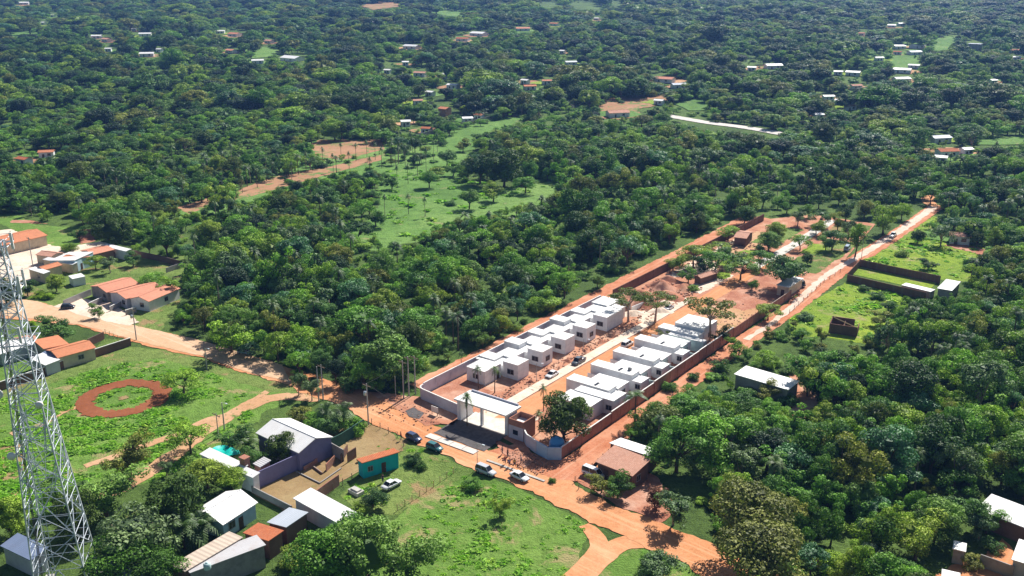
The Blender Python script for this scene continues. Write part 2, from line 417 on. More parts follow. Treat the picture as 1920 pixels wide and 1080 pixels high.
LEAF = {
 'mix': leaf_mat('broadleaf_foliage', [(0.055,0.125,0.022),(0.16,0.27,0.032),(0.08,0.17,0.045),(0.19,0.29,0.04),(0.035,0.082,0.027),(0.13,0.23,0.055),(0.22,0.3,0.05),(0.06,0.14,0.022),(0.085,0.17,0.055),(0.18,0.2,0.045),(0.1,0.22,0.035)], 0.15),
 'mango': leaf_mat('mango_foliage', [(0.055,0.105,0.022),(0.07,0.115,0.025)], 0.2, spec=0.15),
 'dark': leaf_mat('dark_dense_foliage', [(0.03,0.07,0.022),(0.042,0.09,0.025),(0.03,0.062,0.035)], 0.2, spec=0.15),
 'olive': leaf_mat('olive_foliage', [(0.11,0.15,0.035),(0.13,0.15,0.04),(0.09,0.13,0.03)], 0.2, spec=0.15),
 'fresh': leaf_mat('fresh_green_foliage', [(0.14,0.29,0.04),(0.11,0.24,0.045),(0.19,0.32,0.04)], 0.2),
 'weed': leaf_mat('weed_foliage', [(0.17,0.34,0.05),(0.15,0.3,0.05),(0.22,0.38,0.06)], 0.2, spec=0.1, trans=0.4),
 'lime': leaf_mat('lime_foliage', [(0.24,0.38,0.02),(0.2,0.33,0.025)], 0.1),
 'grey': leaf_mat('grey_green_foliage', [(0.1,0.17,0.075),(0.12,0.18,0.085)], 0.2, spec=0.15),
 'palm': leaf_mat('palm_fronds', [(0.07,0.13,0.04),(0.09,0.15,0.045),(0.06,0.11,0.045)], 0.2, spec=0.45),
 'teal': leaf_mat('blue_green_foliage', [(0.06,0.16,0.075),(0.085,0.2,0.09),(0.05,0.13,0.06)], 0.1, spec=0.35),
 'russet': leaf_mat('russet_foliage', [(0.14,0.06,0.04),(0.12,0.07,0.05)], 0.1),
 'yellow': leaf_mat('yellow_blossom', [(0.55,0.36,0.02),(0.5,0.34,0.03)], 0.1),
}

# ------------------------------------------------------------ haze (air between the camera and the far hills)
def make_haze():
    m = bpy.data.materials.new("thin_blue_haze"); m.use_nodes = True
    nt = m.node_tree; nt.nodes.clear()
    o = nt.nodes.new('ShaderNodeOutputMaterial'); v = nt.nodes.new('ShaderNodeVolumePrincipled')
    v.inputs['Color'].default_value = (0.2, 0.42, 1.0, 1)
    v.inputs['Density'].default_value = HAZE_D
    v.inputs['Anisotropy'].default_value = 0.2
    nt.links.new(v.outputs[0], o.inputs['Volume'])
    b = MB(); b.box(-3200, 3200, -320, 5200, -2, 190)
    h = b.build('haze', m); tag(h, kind='stuff')
    return h
HAZE_D = 0.00011

# ------------------------------------------------------------ ground and flat sheets
def ground_sheet():
    xs = [-3000, -2000, -1200] + list(range(-800, 801, 40)) + [1200, 2000, 3000]
    ys = [-300, 0] + list(range(80, 601, 20)) + list(range(640, 1400, 40)) + [1600, 2000, 2600, 3400, 5000]
    vs = [(x, y, terr(x, y)) for y in ys for x in xs]
    n = len(xs); fs = [(j*n+i, j*n+i+1, (j+1)*n+i+1, (j+1)*n+i) for j in range(len(ys)-1) for i in range(n-1)]
    b = MB(); b.add(vs, fs); o = b.build('ground', M['ground']); tag(o, kind='structure'); return o
ground_sheet()

def jagged(pts, jag, step=0.8, seed=0):
    out = []; n = len(pts)
    for i in range(n):
        a = pts[i]; b = pts[(i + 1) % n]; L = (b - a).length
        k = max(1, int(L / step)); k = min(k, 160)
        nr = Vector((-(b - a).y, (b - a).x, 0)).normalized() if L > 0 else Vector((0, 0, 0))
        for j in range(k):
            p = a.lerp(b, j / k)
            e = min(j, k - j) / k
            w = mnoise.noise((p.x * 0.25 + seed, p.y * 0.25, 3.1)) * 1.0 + mnoise.noise((p.x * 1.3, p.y * 1.3 + seed, 7.7)) * 0.7
            out.append(p + nr * w * jag)
    return out

def poly_obj(name, rings, mat, lift, kind='structure', label=None, cat=None):
    """rings of world points -> one flat sheet lying on the ground"""
    bm = bmesh.new()
    for ring in rings:
        vs = [bm.verts.new((p.x, p.y, terr(p.x, p.y) + lift)) for p in ring]
        try: bm.faces.new(vs)
        except ValueError: pass
    bm.normal_update()
    for f in bm.faces:
        if f.normal.z < 0: f.normal_flip()
    bmesh.ops.triangulate(bm, faces=bm.faces[:], ngon_method='EAR_CLIP')
    me = bpy.data.meshes.new(name); bm.to_mesh(me); bm.free()
    me.materials.append(mat)
    o = bpy.data.objects.new(name, me); C.objects.link(o)
    tag(o, label, cat, kind=kind); return o

def patch(name, px, mat, lift, jag=0.5, step=0.8):
    return poly_obj(name, [jagged([P(u, v) for u, v in px], jag, step, lift * 91)], mat, lift)

def smooth_line(pts, k=4):
    out = []
    for i in range(len(pts) - 1):
        p0 = pts[max(i - 1, 0)]; p1 = pts[i]; p2 = pts[i + 1]; p3 = pts[min(i + 2, len(pts) - 1)]
        for j in range(k):
            t = j / k
            out.append(0.5 * ((2 * p1) + (p2 - p0) * t + (2*p0 - 5*p1 + 4*p2 - p3) * t*t + (3*p1 - p0 - 3*p2 + p3) * t**3))
    out.append(pts[-1]); return out

def ribbon(name, pts, width, mat, lift, jag=0.25, seed=0):
    pts = smooth_line(pts, 5)
    L = []; Rr = []
    for i, p in enumerate(pts):
        d = (pts[min(i+1, len(pts)-1)] - pts[max(i-1, 0)]); d.z = 0; d.normalize()
        nr = Vector((-d.y, d.x, 0)); w = width if not isinstance(width, (tuple, list)) else width[0] + (width[1]-width[0]) * i / (len(pts)-1)
        L.append(p + nr * w / 2); Rr.append(p - nr * w / 2)
    ring = [Vector((q.x, q.y, 0)) for q in L + Rr[::-1]]
    return poly_obj(name, [jagged(ring, jag, 0.9, seed)], mat, lift)

# broad grass fields
patch('field', [(-60,600),(60,640),(130,690),(245,650),(300,655),(380,672),(440,695),(540,722),(560,745),(500,770),(470,800),(400,850),(300,900),(200,925),(110,960),(0,990),(-80,1010)], M['grass'], 0.02, 0.9)
patch('field', [(740,975),(800,920),(860,880),(890,885),(950,905),(1010,935),(1080,970),(1110,985),(1090,1030),(1070,1085),(1060,1140),(560,1140),(600,1050)], M['grass'], 0.02, 0.6)
patch('field', [(1180,1020),(1230,1028),(1290,1060),(1330,1100),(1330,1160),(1060,1160),(1100,1080)], M['grass'], 0.02, 0.6)
patch('field', [(1478,592),(1530,560),(1590,528),(1690,548),(1700,600),(1690,660),(1600,640),(1480,625)], M['lime'], 0.03, 0.8)
patch('field', [(1610,492),(1680,442),(1750,405),(1810,440),(1850,470),(1830,530),(1760,524),(1640,500)], M['lime'], 0.03, 0.8)
patch('field', [(560,455),(650,435),(700,405),(715,370),(700,330),(735,295),(790,275),(850,240),(960,212),(985,222),(900,260),(870,310),(880,350),(960,352),(1050,338),(1060,380),(960,420),(800,450),(700,470),(600,480)], M['meadow'], 0.04, 2.0, 3)
patch('field', [(330,420),(345,375),(440,358),(520,330),(540,290),(590,262),(720,262),(735,300),(700,335),(560,350),(470,390),(400,420)], M['meadow'], 0.03, 2.0, 3)
patch('field', [(40,405),(60,420),(110,425),(160,425),(175,465),(100,480),(50,470),(20,430),(-30,400)], M['grass'], 0.03, 0.8)
patch('field', [(120,480),(200,470),(345,480),(345,520),(335,580),(300,620),(160,600),(60,580),(40,540)], M['grass2'], 0.035, 0.8)
patch('field', [(700,800),(740,815),(850,865),(890,885),(800,930),(745,965),(680,960),(640,930),(690,880)], M['grass2'], 0.03, 0.6)
patch('verge', [(245,650),(300,655),(380,672),(440,695),(540,722),(565,738),(500,735),(400,700),(300,672),(200,685),(100,720),(0,750),(-20,725),(120,690)], M['grass2'], 0.035, 0.8)
# fallow ground and far dirt
patch('fallow_field', [(583,270),(600,262),(715,262),(722,280),(640,300),(590,292)], M['farmdirt'], 0.06, 1.5, 3)
patch('fallow_field', [(330,390),(380,375),(440,358),(520,330),(620,312),(722,288),(715,300),(600,332),(500,360),(430,378),(350,402)], M['farmdirt'], 0.06, 1.5, 3)
patch('fallow_field', [(676,12),(700,4),(760,3),(755,12),(700,19)], M['farmdirt'], 0.5, 4, 12)
patch('fallow_field', [(20,412),(60,414),(90,420),(60,419),(20,418)], M['reddirt'], 0.07, 0.8)
patch('fallow_field', [(142,432),(172,430),(178,452),(152,458)], M['reddirt'], 0.07, 0.8)
patch('fallow_field', [(940,225),(965,215),(975,222),(935,236)], M['farmdirt'], 0.08, 1, 3)
for pts in ([(455,92),(520,88),(525,106),(470,110)], [(805,22),(870,18),(875,32),(815,30)],
            [(1645,108),(1700,98),(1740,112),(1700,128),(1655,128)], [(1690,70),(1790,68),(1800,95),(1700,96)], [(1280,190),(1320,186),(1325,210),(1280,208)],
            [(1820,258),(1925,252),(1925,272),(1825,272)], [(1480,130),(1530,125),(1535,142),(1485,144)], [(0,62),(70,55),(72,66),(0,74)],
            [(1840,140),(1925,120),(1925,160),(1850,160)], [(1380,0),(1500,0),(1480,8),(1390,6)], [(1690,150),(1770,145),(1775,165),(1700,168)], [(940,62),(975,60),(970,85),(945,84)], [(120,60),(180,58),(178,66),(124,68)],
            [(1590,232),(1615,222),(1612,244),(1592,250)]):
    patch('clearing', pts, M['meadow'], 0.4, 9, 10)
patch('clearing', [(1125,190),(1170,180),(1250,175),(1265,190),(1200,205),(1130,225),(1120,210)], M['farmdirt'], 0.3, 2, 5)

# roads
patch('road', [(-120,545),(0,558),(70,566),(150,588),(240,608),(300,622),(380,640),(450,662),(530,685),(600,708),(690,735),(745,742),(760,775),(850,815),(930,850),(1000,878),(1060,893),(1085,915),(1170,955),(1250,985),(1330,1020),(1500,1100),(1640,1160),(1450,1180),(1290,1062),(1180,1012),(1100,976),(1010,930),(950,902),(895,885),(850,862),(740,812),(700,797),(640,760),(560,735),(540,722),(440,695),(380,672),(300,655),(240,638),(150,612),(0,596),(-120,580)], M['road'], 0.12, 0.8)
patch('road', [(-120,545),(0,558),(70,566),(150,588),(240,608),(300,622),(380,640),(450,662),(530,685),(545,718),(440,692),(380,669),(300,651),(240,635),(150,609),(0,592),(-120,577)], M['road_pale'], 0.16, 0.4)
patch('forecourt', [(100,575),(150,560),(215,570),(240,590),(262,605),(240,612),(150,592)], M['pale'], 0.18, 0.6)
ribbon('track', [P(1095,985), P(1112,1000), P(1125,1030), P(1095,1070), P(1050,1120)], (2.0, 5.0), M['road'], 0.10)
ribbon('track', [P(1220,1015), P(1165,1020), P(1130,1045), P(1090,1085), P(1060,1130)], 3.6, M['road'], 0.09)
ribbon('track', [P(600,748), P(520,745), P(450,770), P(380,810), P(330,850), P(270,890), P(200,930), P(120,960)], 3.4, M['track'], 0.08, 0.7)
ribbon('track', [P(500,735), P(430,775), P(385,790), P(330,815), P(160,875)], 1.6, M['track'], 0.085, 0.6)
ribbon('track', [P(160,760), P(120,772), P(80,795), P(20,815)], 1.6, M['track'], 0.085, 0.5)
patch('bare_patch', [(640,735),(745,740),(765,775),(740,812),(700,797),(650,765)], M['road'], 0.14, 0.7)
patch('bare_patch', [(-20,835),(40,830),(45,880),(10,915),(-40,915)], M['yard'], 0.07, 0.8)
patch('bare_patch', [(-10,925),(30,915),(40,925),(0,950)], M['reddirt'], 0.08, 0.6)

# outside strips along the compound walls
ribbon('lane', [W(-6,-4), W(20,-3.4), W(50,-3.5), W(90,-4), W(130,-4), W(185,-5)], (5.2, 10.0), M['lanedirt'], 0.09, 0.7)
patch('bare_patch', [(690,735),(745,742),(790,745),(850,790),(800,800),(760,775)], M['sitedirt'], 0.17, 0.6)
ribbon('lane', [P(1080,888), W(0,42.9), W(20,42.8), W(60,43.2), W(100,43.5), P(1590,497), P(1680,440), P(1755,388)], (4.6, 5.8), M['lanedirt'], 0.10, 0.6)
ribbon('path', [P(1400,638), P(1475,585), P(1545,520), P(1600,487), P(1680,438), P(1752,388)], (1.4, 3.3), M['sand'], 0.15, 0.6)
ribbon('path', [P(1752,388), P(1740,372), P(1790,360)], (5.0, 4.0), M['road'], 0.14, 0.5)

# compound floor
poly_obj('compound_ground', [jagged([W(-9,0.2), W(120,0.2), W(182,-1), W(200,10), W(200,34), W(130,42), W(101,40), W(-14,39.6), W(-15,30), W(-11,13)], 0.1)], M['sitedirt'], 0.14)
poly_obj('yard', [jagged([W(-8.5,1.0), W(2,1), W(2,11), W(-8.5,12)], 0.4)], M['reddirt'], 0.18)
poly_obj('street', [jagged([W(-8,19.3), W(30,19.3), W(75,19.4), W(140,19.2), W(140,23.4), W(75,24.2), W(30,24.6), W(-5,25.0)], 0.15)], M['street'], 0.20)
ribbon('street', [W(-2,21.5), W(-12,20.5), W(-19,20)], 11, M['pale'], 0.185, 0.5)
b = MB(); 
for i in range(18):
    q = [W(-6+i*5, 16.3), W(-6+i*5+4.95, 16.3), W(-6+i*5+4.95, 19.0), W(-6+i*5, 19.0)]
    b.prism([(p.x, p.y) for p in q], 0.10, 0.30)
tag(b.build('sidewalk', M['pale']), kind='structure')
ribbon('street', [W(122,20), W(150,20.5), W(196,19.5)], 3.6, M['paledeck'], 0.215, 0.4)
for k_, (pts, mt) in enumerate((([W(62,3),W(78,2),W(96,1.5),W(96,13),W(80,17),W(64,14)], 'reddirt'), ([W(98,2),W(150,1.5),W(150,8),W(104,12)], 'pale'),
                ([W(66,27),W(98,27),W(98,38),W(66,38)], 'track'), ([W(84,25),W(118,25),W(121,36),W(100,38),W(84,34)], 'reddirt'),
                ([W(120,5),W(165,3),W(165,12),W(125,14)], 'track'), ([W(130,27),W(170,27),W(170,38),W(128,38)], 'grass2'), ([W(60,18),W(60,14),W(68,12),W(76,16)], 'pale'),
                ([W(90,12),W(112,13),W(112,18),W(90,18)], 'pale'), ([W(104,13),W(112,12),W(114,17),W(106,18)], 'lime'), ([W(118,9),W(140,10),W(141,15),W(120,16)], 'lime'),
                ([W(150,8),W(176,6),W(176,16),W(152,17)], 'grass2'), ([W(146,25),W(160,25),W(164,30),W(150,31)], 'lime'), ([W(122,27),W(128,27),W(128,34),W(121,34)], 'lime'), ([W(174,24),W(196,23),W(196,34),W(176,35)], 'grass2'))):
    poly_obj('bare_patch' if mt not in ('grass2', 'lime') else 'verge', [jagged(pts, 1.2)], M[mt], 0.142 + .004 * k_)
# forecourt slabs before the gate
poly_obj('driveway', [jagged([W(-20.6,13.6), W(-8.5,13.4), W(-8.5,26), W(-20.8,26.6)], 0.25)], M['darkslab'], 0.19)  # dark paving, with the gate canopy's shadow painted into its colour
poly_obj('driveway', [[W(-12.9,14.5), W(-8.2,14.5), W(-8.2,25.3), W(-12.8,25.3)]], M['paledeck'], 0.22)
b = MB()
for i in range(4):
    t0 = 13.4 + i * 3.1
    q = [W(-22.9, t0), W(-21.2, t0), W(-21.2, t0 + 3.0), W(-22.9, t0 + 3.0)]
    b.prism([(p.x, p.y) for p in q], 0.05, 0.27)
tag(b.build('driveway_kerb', M['paledeck']), kind='structure')
b = MB()
for i in range(11):
    t0 = -6 + i * 4.4
    if t0 < 28: continue
    q = [W(-23.4, t0), W(-22.9, t0), W(-22.9, t0 + 4.35), W(-23.4, t0 + 4.35)]
    b.prism([(p.x, p.y) for p in q], 0.02, 0.28)
tag(b.build('kerb', M['concrete']), kind='structure')
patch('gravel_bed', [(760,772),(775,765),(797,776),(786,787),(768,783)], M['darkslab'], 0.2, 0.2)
patch('bare_patch', [(762,748),(800,752),(862,782),(850,800),(800,790)], M['sitedirt'], 0.19, 0.5)
patch('bare_patch', [(930,828),(960,838),(1000,865),(985,880),(940,850)], M['reddirt'], 0.19, 0.5)
patch('bare_patch', [(925,835),(960,838),(1000,862),(1050,872),(1085,862),(1120,835),(1130,845),(1095,905),(1040,898),(985,882)], M['lanedirt'], 0.137, 0.6)
poly_obj('bare_patch', [jagged([W(-20,27), W(-20,46), W(5,46), W(5,40.3), W(-14,40.4), W(-16.3,38.4), W(-15.6,34), W(-13,30.4)], 0.3)], M['lanedirt'], 0.133)
# ring track
cR = Vector((-83.8, 189.2, 0))
def ringpts(r, n=120, wob=0.25, seed=0):
    out = []
    for i in range(n):
        a = 2 * math.pi * i / n
        rr = r + wob * (mnoise.noise((math.cos(a) * 3 + seed, math.sin(a) * 3, 0)) + mnoise.noise((math.cos(a) * 12, math.sin(a) * 12 + seed, 0)))
        out.append(cR + Vector((rr * math.cos(a), rr * math.sin(a), 0)))
    return out
o_, i_ = ringpts(9.7, 140, 0.7, 1), ringpts(6.0, 140, 1.0, 5)
quads = [[o_[k], o_[(k + 1) % 140], i_[(k + 1) % 140], i_[k]] for k in range(140)]
poly_obj('ring_track', quads, M['ringdirt'], 0.13)
poly_obj('bare_patch', [ringpts(1.0, 40, 0.8, 9)], M['yard'], 0.12)
# yards
patch('yard', [(470,925),(612,815),(650,800),(690,795),(740,815),(755,845),(700,860),(672,885),(640,905),(600,935),(545,965)], M['yard'], 0.1, 0.4)
patch('yard', [(20,430),(70,455),(120,465),(190,452),(235,470),(150,500),(80,510),(30,545),(-40,540),(-60,440)], M['pale'], 0.08, 0.8)
patch('yard', [(1085,905),(1115,870),(1160,850),(1235,900),(1265,960),(1240,980),(1170,955)], M['reddirt'], 0.09, 0.6)
patch('yard', [(1090,880),(1120,862),(1125,880),(1100,905)], M['street'], 0.1, 0.4)
patch('yard', [(1745,1085),(1800,1055),(1850,1040),(1880,1010),(1905,1040),(1900,1150),(1745,1150)], M['street'], 0.08, 0.6)
patch('yard', [(1480,700),(1530,720),(1530,790),(1480,780)], M['sitedirt'], 0.08, 0.8)
patch('yard', [(1600,515),(1610,500),(1760,528),(1740,545)], M['lime'], 0.07, 0.1)
patch('yard', [(1770,460),(1790,455),(1850,468),(1845,480)], M['reddirt'], 0.1, 0.5)
patch('yard', [(195,635),(246,640),(200,660),(178,655)], M['grass2'], 0.09, 0.2)

# ------------------------------------------------------------ buildings
def frame3(A, B, Cc):
    A = Vector((A.x, A.y, 0)); B = Vector((B.x, B.y, 0)); Cc = Vector((Cc.x, Cc.y, 0))
    d = (B - A); L = d.length; d.normalize(); n = Vector((-d.y, d.x, 0)); w = (Cc - A).dot(n)
    if w < 0:
        A, B = B, A; d = -d; n = -n; w = (Cc - A).dot(n)
    c = A + d * L / 2 + n * w / 2
    return c, math.atan2(d.y, d.x), L, w

def opening(root, side, pos, w, h, z, L, Wd, kind='window', mat=None):
    """a window (frame > pane) or a door (> handle) on one side of a box L x Wd centred on the origin"""
    fr, pn = MB(), MB()
    T = 0.09
    def put(mb, a0, a1, z0, z1, d0, d1):
        if side == '-y': mb.box(a0, a1, -Wd/2 - d1, -Wd/2 - d0, z0, z1)
        elif side == '+y': mb.box(a0, a1, Wd/2 + d0, Wd/2 + d1, z0, z1)
        elif side == '-x': mb.box(-L/2 - d1, -L/2 - d0, a0, a1, z0, z1)
        else: mb.box(L/2 + d0, L/2 + d1, a0, a1, z0, z1)
    a0, a1 = pos - w/2, pos + w/2
    if kind == 'window':
        put(fr, a0-T, a1+T, z-T, z, 0.003, 0.09); put(fr, a0-T, a1+T, z+h, z+h+T, 0.003, 0.07)
        put(fr, a0-T, a0, z, z+h, 0.003, 0.07); put(fr, a1, a1+T, z, z+h, 0.003, 0.07)
        put(fr, pos-0.03, pos+0.03, z, z+h, 0.03, 0.06)
        put(pn, a0, a1, z, z+h, 0.004, 0.025)
        f = fr.build('window', mat or M['frame'], root); pn.build('pane', M['glass'], f)
    else:
        put(pn, a0, a1, 0.02, h, 0.004, 0.05)
        d = pn.build('door', mat or M['door'], root)
        put(fr, a1-0.2, a1-0.12, 1.0, 1.12, 0.055, 0.1); fr.build('handle', M['frame'], d)

def house(name, label, A, B, Cc, h, roof='gx', rise=1.0, wall='white_wall', rmat='tile', over=0.35, wins=(), cat='house', group=None, z0=0.0):
    c, rz, L, Wd = frame3(A, B, Cc)
    root = thing(name, label, cat, (c.x, c.y, terr(c.x, c.y) + z0), rz, group)
    l, w = L/2 - over, Wd/2 - over; Lo, Wo = L/2, Wd/2; T = 0.14
    wb = MB(); rb = MB()
    if roof == 'gx':
        # walls with gables at both ends
        wb.add([(-l,-w,0),(l,-w,0),(l,w,0),(-l,w,0),(-l,-w,h),(l,-w,h),(l,w,h),(-l,w,h),(-l,0,h+rise*w/Wo),(l,0,h+rise*w/Wo)],
               [(0,1,5,4),(2,3,7,6),(1,2,6,9,5),(3,0,4,8,7)])
        for s in (-1, 1):
            zz = h - rise * over / Wo
            a = [(-Lo, s*Wo, zz), (Lo, s*Wo, zz), (Lo, 0, h+rise), (-Lo, 0, h+rise)]
            vs = [(x, y, z+0.01) for x, y, z in a] + [(x, y, z+T) for x, y, z in a]
            fs = [(0,1,2,3),(7,6,5,4),(0,4,5,1),(1,5,6,2),(3,7,4,0)]
            if s > 0: fs = [f[::-1] for f in fs]
            rb.add(vs, fs)
        ro = rb.build('roof', M[rmat], root)
        MB().tube([(-Lo, 0, h+rise+T), (Lo, 0, h+rise+T)], 0.1, 6).build('ridge', M[rmat], ro)
    elif roof == 'gy':
        wb.add([(-l,-w,0),(l,-w,0),(l,w,0),(-l,w,0),(-l,-w,h),(l,-w,h),(l,w,h),(-l,w,h),(0,-w,h+rise*l/Lo),(0,w,h+rise*l/Lo)],
               [(1,2,6,5),(3,0,4,7),(0,1,5,8,4),(2,3,7,9,6)])
        for s in (-1, 1):
            zz = h - rise * over / Lo
            a = [(s*Lo, -Wo, zz), (s*Lo, Wo, zz), (0, Wo, h+rise), (0, -Wo, h+rise)]
            vs = [(x, y, z+0.01) for x, y, z in a] + [(x, y, z+T) for x, y, z in a]
            fs = [(0,1,2,3),(7,6,5,4),(0,4,5,1),(1,5,6,2),(3,7,4,0)]
            if s < 0: fs = [f[::-1] for f in fs]
            rb.add(vs, fs)
        ro = rb.build('roof', M[rmat], root)
        MB().tube([(0, -Wo, h+rise+T), (0, Wo, h+rise+T)], 0.1, 6).build('ridge', M[rmat], ro)
    elif roof in ('sy', 'flat', 'syn', 'sx'):
        r1 = rise if roof in ('sy',) else (0 if roof != 'syn' else 0); r0 = rise if roof == 'syn' else 0
        if roof == 'flat': r0 = r1 = 0
        if roof == 'sx':
            zf = lambda x, y: h + rise * (x + l) / (2*l)
        else:
            zf = lambda x, y: h + r0 + (r1 - r0) * (y + w) / (2*w)
        cs = [(-l,-w),(l,-w),(l,w),(-l,w)]
        wb.add([(x,y,0) for x,y in cs] + [(x,y,zf(x,y)) for x,y in cs], [(0,1,5,4),(1,2,6,5),(2,3,7,6),(3,0,4,7)])
        co = [(-Lo,-Wo),(Lo,-Wo),(Lo,Wo),(-Lo,Wo)]
        rb.add([(x,y,zf(x,y)+0.01) for x,y in co] + [(x,y,zf(x,y)+T) for x,y in co], [(3,2,1,0),(4,5,6,7),(0,1,5,4),(1,2,6,5),(2,3,7,6),(3,0,4,7)])
        rb.build('roof', M[rmat], root)
    wb.build('wall', M[wall], root)
    for wv in wins:
        side, fr_, ww, hh, zz = wv[:5]; kind = wv[5] if len(wv) > 5 else 'window'
        span = l if side[1] == 'y' else w
        opening(root, side, fr_ * span, ww, hh, zz, 2*l, 2*w, kind)
    return root

def H3(pts, h): return [P(u, v, h) for u, v in pts]

# --- compound: left row
def block(root, s0, s1, t0, t1, h, ox, oy, rmat='white_slab', wmat='white_wall', ov=0.06):
    x0, x1 = s0 - ox, s1 - ox; y0, y1 = -(t1 - oy), -(t0 - oy)
    MB().box(x0, x1, y0, y1, 0.1, h).build('wall', M[wmat], root)
    r = MB(); r.box(x0-ov, x1+ov, y0-ov, y1+ov, h+0.003, h+0.12)
    # upstand round the roof edge
    r.box(x0-ov+0.003, x1+ov-0.003, y0-ov+0.003, y0-ov+0.12, h+0.123, h+0.2); r.box(x0-ov+0.003, x1+ov-0.003, y1+ov-0.12, y1+ov-0.003, h+0.123, h+0.2)
    r.build('roof', M[rmat], root)
def win_c(root, side, a, s, w, h, z, ox, oy, kind='window'):
    """window on a wall plane of the compound frame: side 's-' at s, centre t=a ; 't+' / 't-' at t=s, centre s=a"""
    fr, pn = MB(), MB(); T = 0.08
    def put(mb, a0, a1, z0, z1, d0, d1):
        if side == 's-':
            mb.box(s-ox-d1, s-ox-d0, -(a1-oy), -(a0-oy), z0, z1)
        elif side == 't+':
            mb.box(a0-ox, a1-ox, -(s-oy)-d1, -(s-oy)-d0, z0, z1)
        else:
            mb.box(a0-ox, a1-ox, -(s-oy)+d0, -(s-oy)+d1, z0, z1)
    a0, a1 = a-w/2, a+w/2
    if kind == 'window':
        put(fr, a0-T, a1+T, z-T, z, 0.003, 0.1); put(fr, a0-T, a1+T, z+h, z+h+T, 0.003, 0.08)
        put(fr, a0-T, a0, z, z+h, 0.003, 0.08); put(fr, a1, a1+T, z, z+h, 0.003, 0.08); put(fr, a-0.03, a+0.03, z, z+h, 0.03, 0.06)
        put(pn, a0, a1, z, z+h, 0.004, 0.025)
        f = fr.build('window', M['frame'], root); pn.build('pane', M['glass'], f)
    else:
        put(pn, a0, a1, 0.12, h, 0.004, 0.05); d = pn.build('door', M['door'], root)
        put(fr, a1-0.2, a1-0.1, 1.0, 1.12, 0.055, 0.1); fr.build('handle', M['frame'], d)

left_lab = ['unfinished white flat-roofed house second in the left row, behind the small palms',
 'unfinished white flat-roofed house third in the left row, beside the white parked car',
 'unfinished white flat-roofed house fourth in the left row, across from the dark pickup',
 'unfinished white flat-roofed house fifth in the left row, with a lamp post before its window',
 'white flat-roofed house with pale blue side wall, sixth in the left row']
for i in range(5):
    s0 = 10.0 + 9.6 * i; ox, oy = s0, 12.2
    p = W(s0, 12.2); root = thing('row_house', left_lab[i], 'house', (p.x, p.y, 0), PHI, 'white houses in the left row of the compound')
    last = i == 4
    block(root, s0, s0+(7.8 if last else 4.1), 7.9, 12.2, 3.8, ox, oy, wmat='white_wall')
    block(root, s0+4.25, s0+8.9, 2.9, 7.55, 3.0, ox, oy)
    block(root, s0+0.9, s0+4.2, 0.4, 4.9, 3.0 if i % 2 == 0 else 3.6, ox, oy)
    block(root, s0+0.2, s0+4.15, 4.95, 7.8, 2.6, ox, oy)
    win_c(root, 's-', 10.1, s0, 1.7, 1.1, 1.25, ox, oy)
    win_c(root, 's-', 2.6, s0+0.9, 1.3, 1.0, 1.3, ox, oy)
    win_c(root, 't+', s0+(3.0 if last else 2.1), 12.2, 1.5, 1.1, 1.25, ox, oy) if i % 2 else None
    win_c(root, 't+', s0+5.6, 7.55, 0.95, 2.15, 0, ox, oy, 'door') if not last else None
    # brick parapet and porch wall still unplastered
    MB().box(4.3, 8.6, 4.8-0.001, 4.95, 0.1, 1.0).build('porch_wall', M['brick'], root)
    if last:
        MB().box(7.81, 7.87, -0.02, 4.6, 0.15, 3.78).build('side_cladding', M['blue_wall'], root)
p = W(4, 7.8); root = thing('row_house', 'small white house first in the left row, with ribbed front wall and a door', 'house', (p.x, p.y, 0), PHI, 'white houses in the left row of the compound')
block(root, 3.6, 9.4, 2.6, 7.8, 3.3, 4, 7.8); block(root, 9.65, 10.6, 0.4, 4.6, 2.7, 4, 7.8); win_c(root, 't+', 8.3, 7.8, 0.95, 2.1, 0, 4, 7.8, 'door')
win_c(root, 's-', 5.2, 3.6, 1.4, 1.0, 1.2, 4, 7.8)
for k in range(6):
    MB().box(-0.47, -0.4, 0.3+0.8*k, 0.42+0.8*k, 0.1, 3.2).build('pilaster', M['cap'], root)
p = W(57.5, 7); root = thing('row_house', 'white flat-roofed house at the far end of the left row', 'house', (p.x, p.y, 0), PHI, 'white houses in the left row of the compound')
block(root, 57.3, 63.3, 2.0, 7.2, 3.4, 57.5, 7); block(root, 58.2, 60.4, 7.25, 10.5, 3.0, 57.5, 7); win_c(root, 's-', 5, 57.3, 1.4, 1.0, 1.2, 57.5, 7)

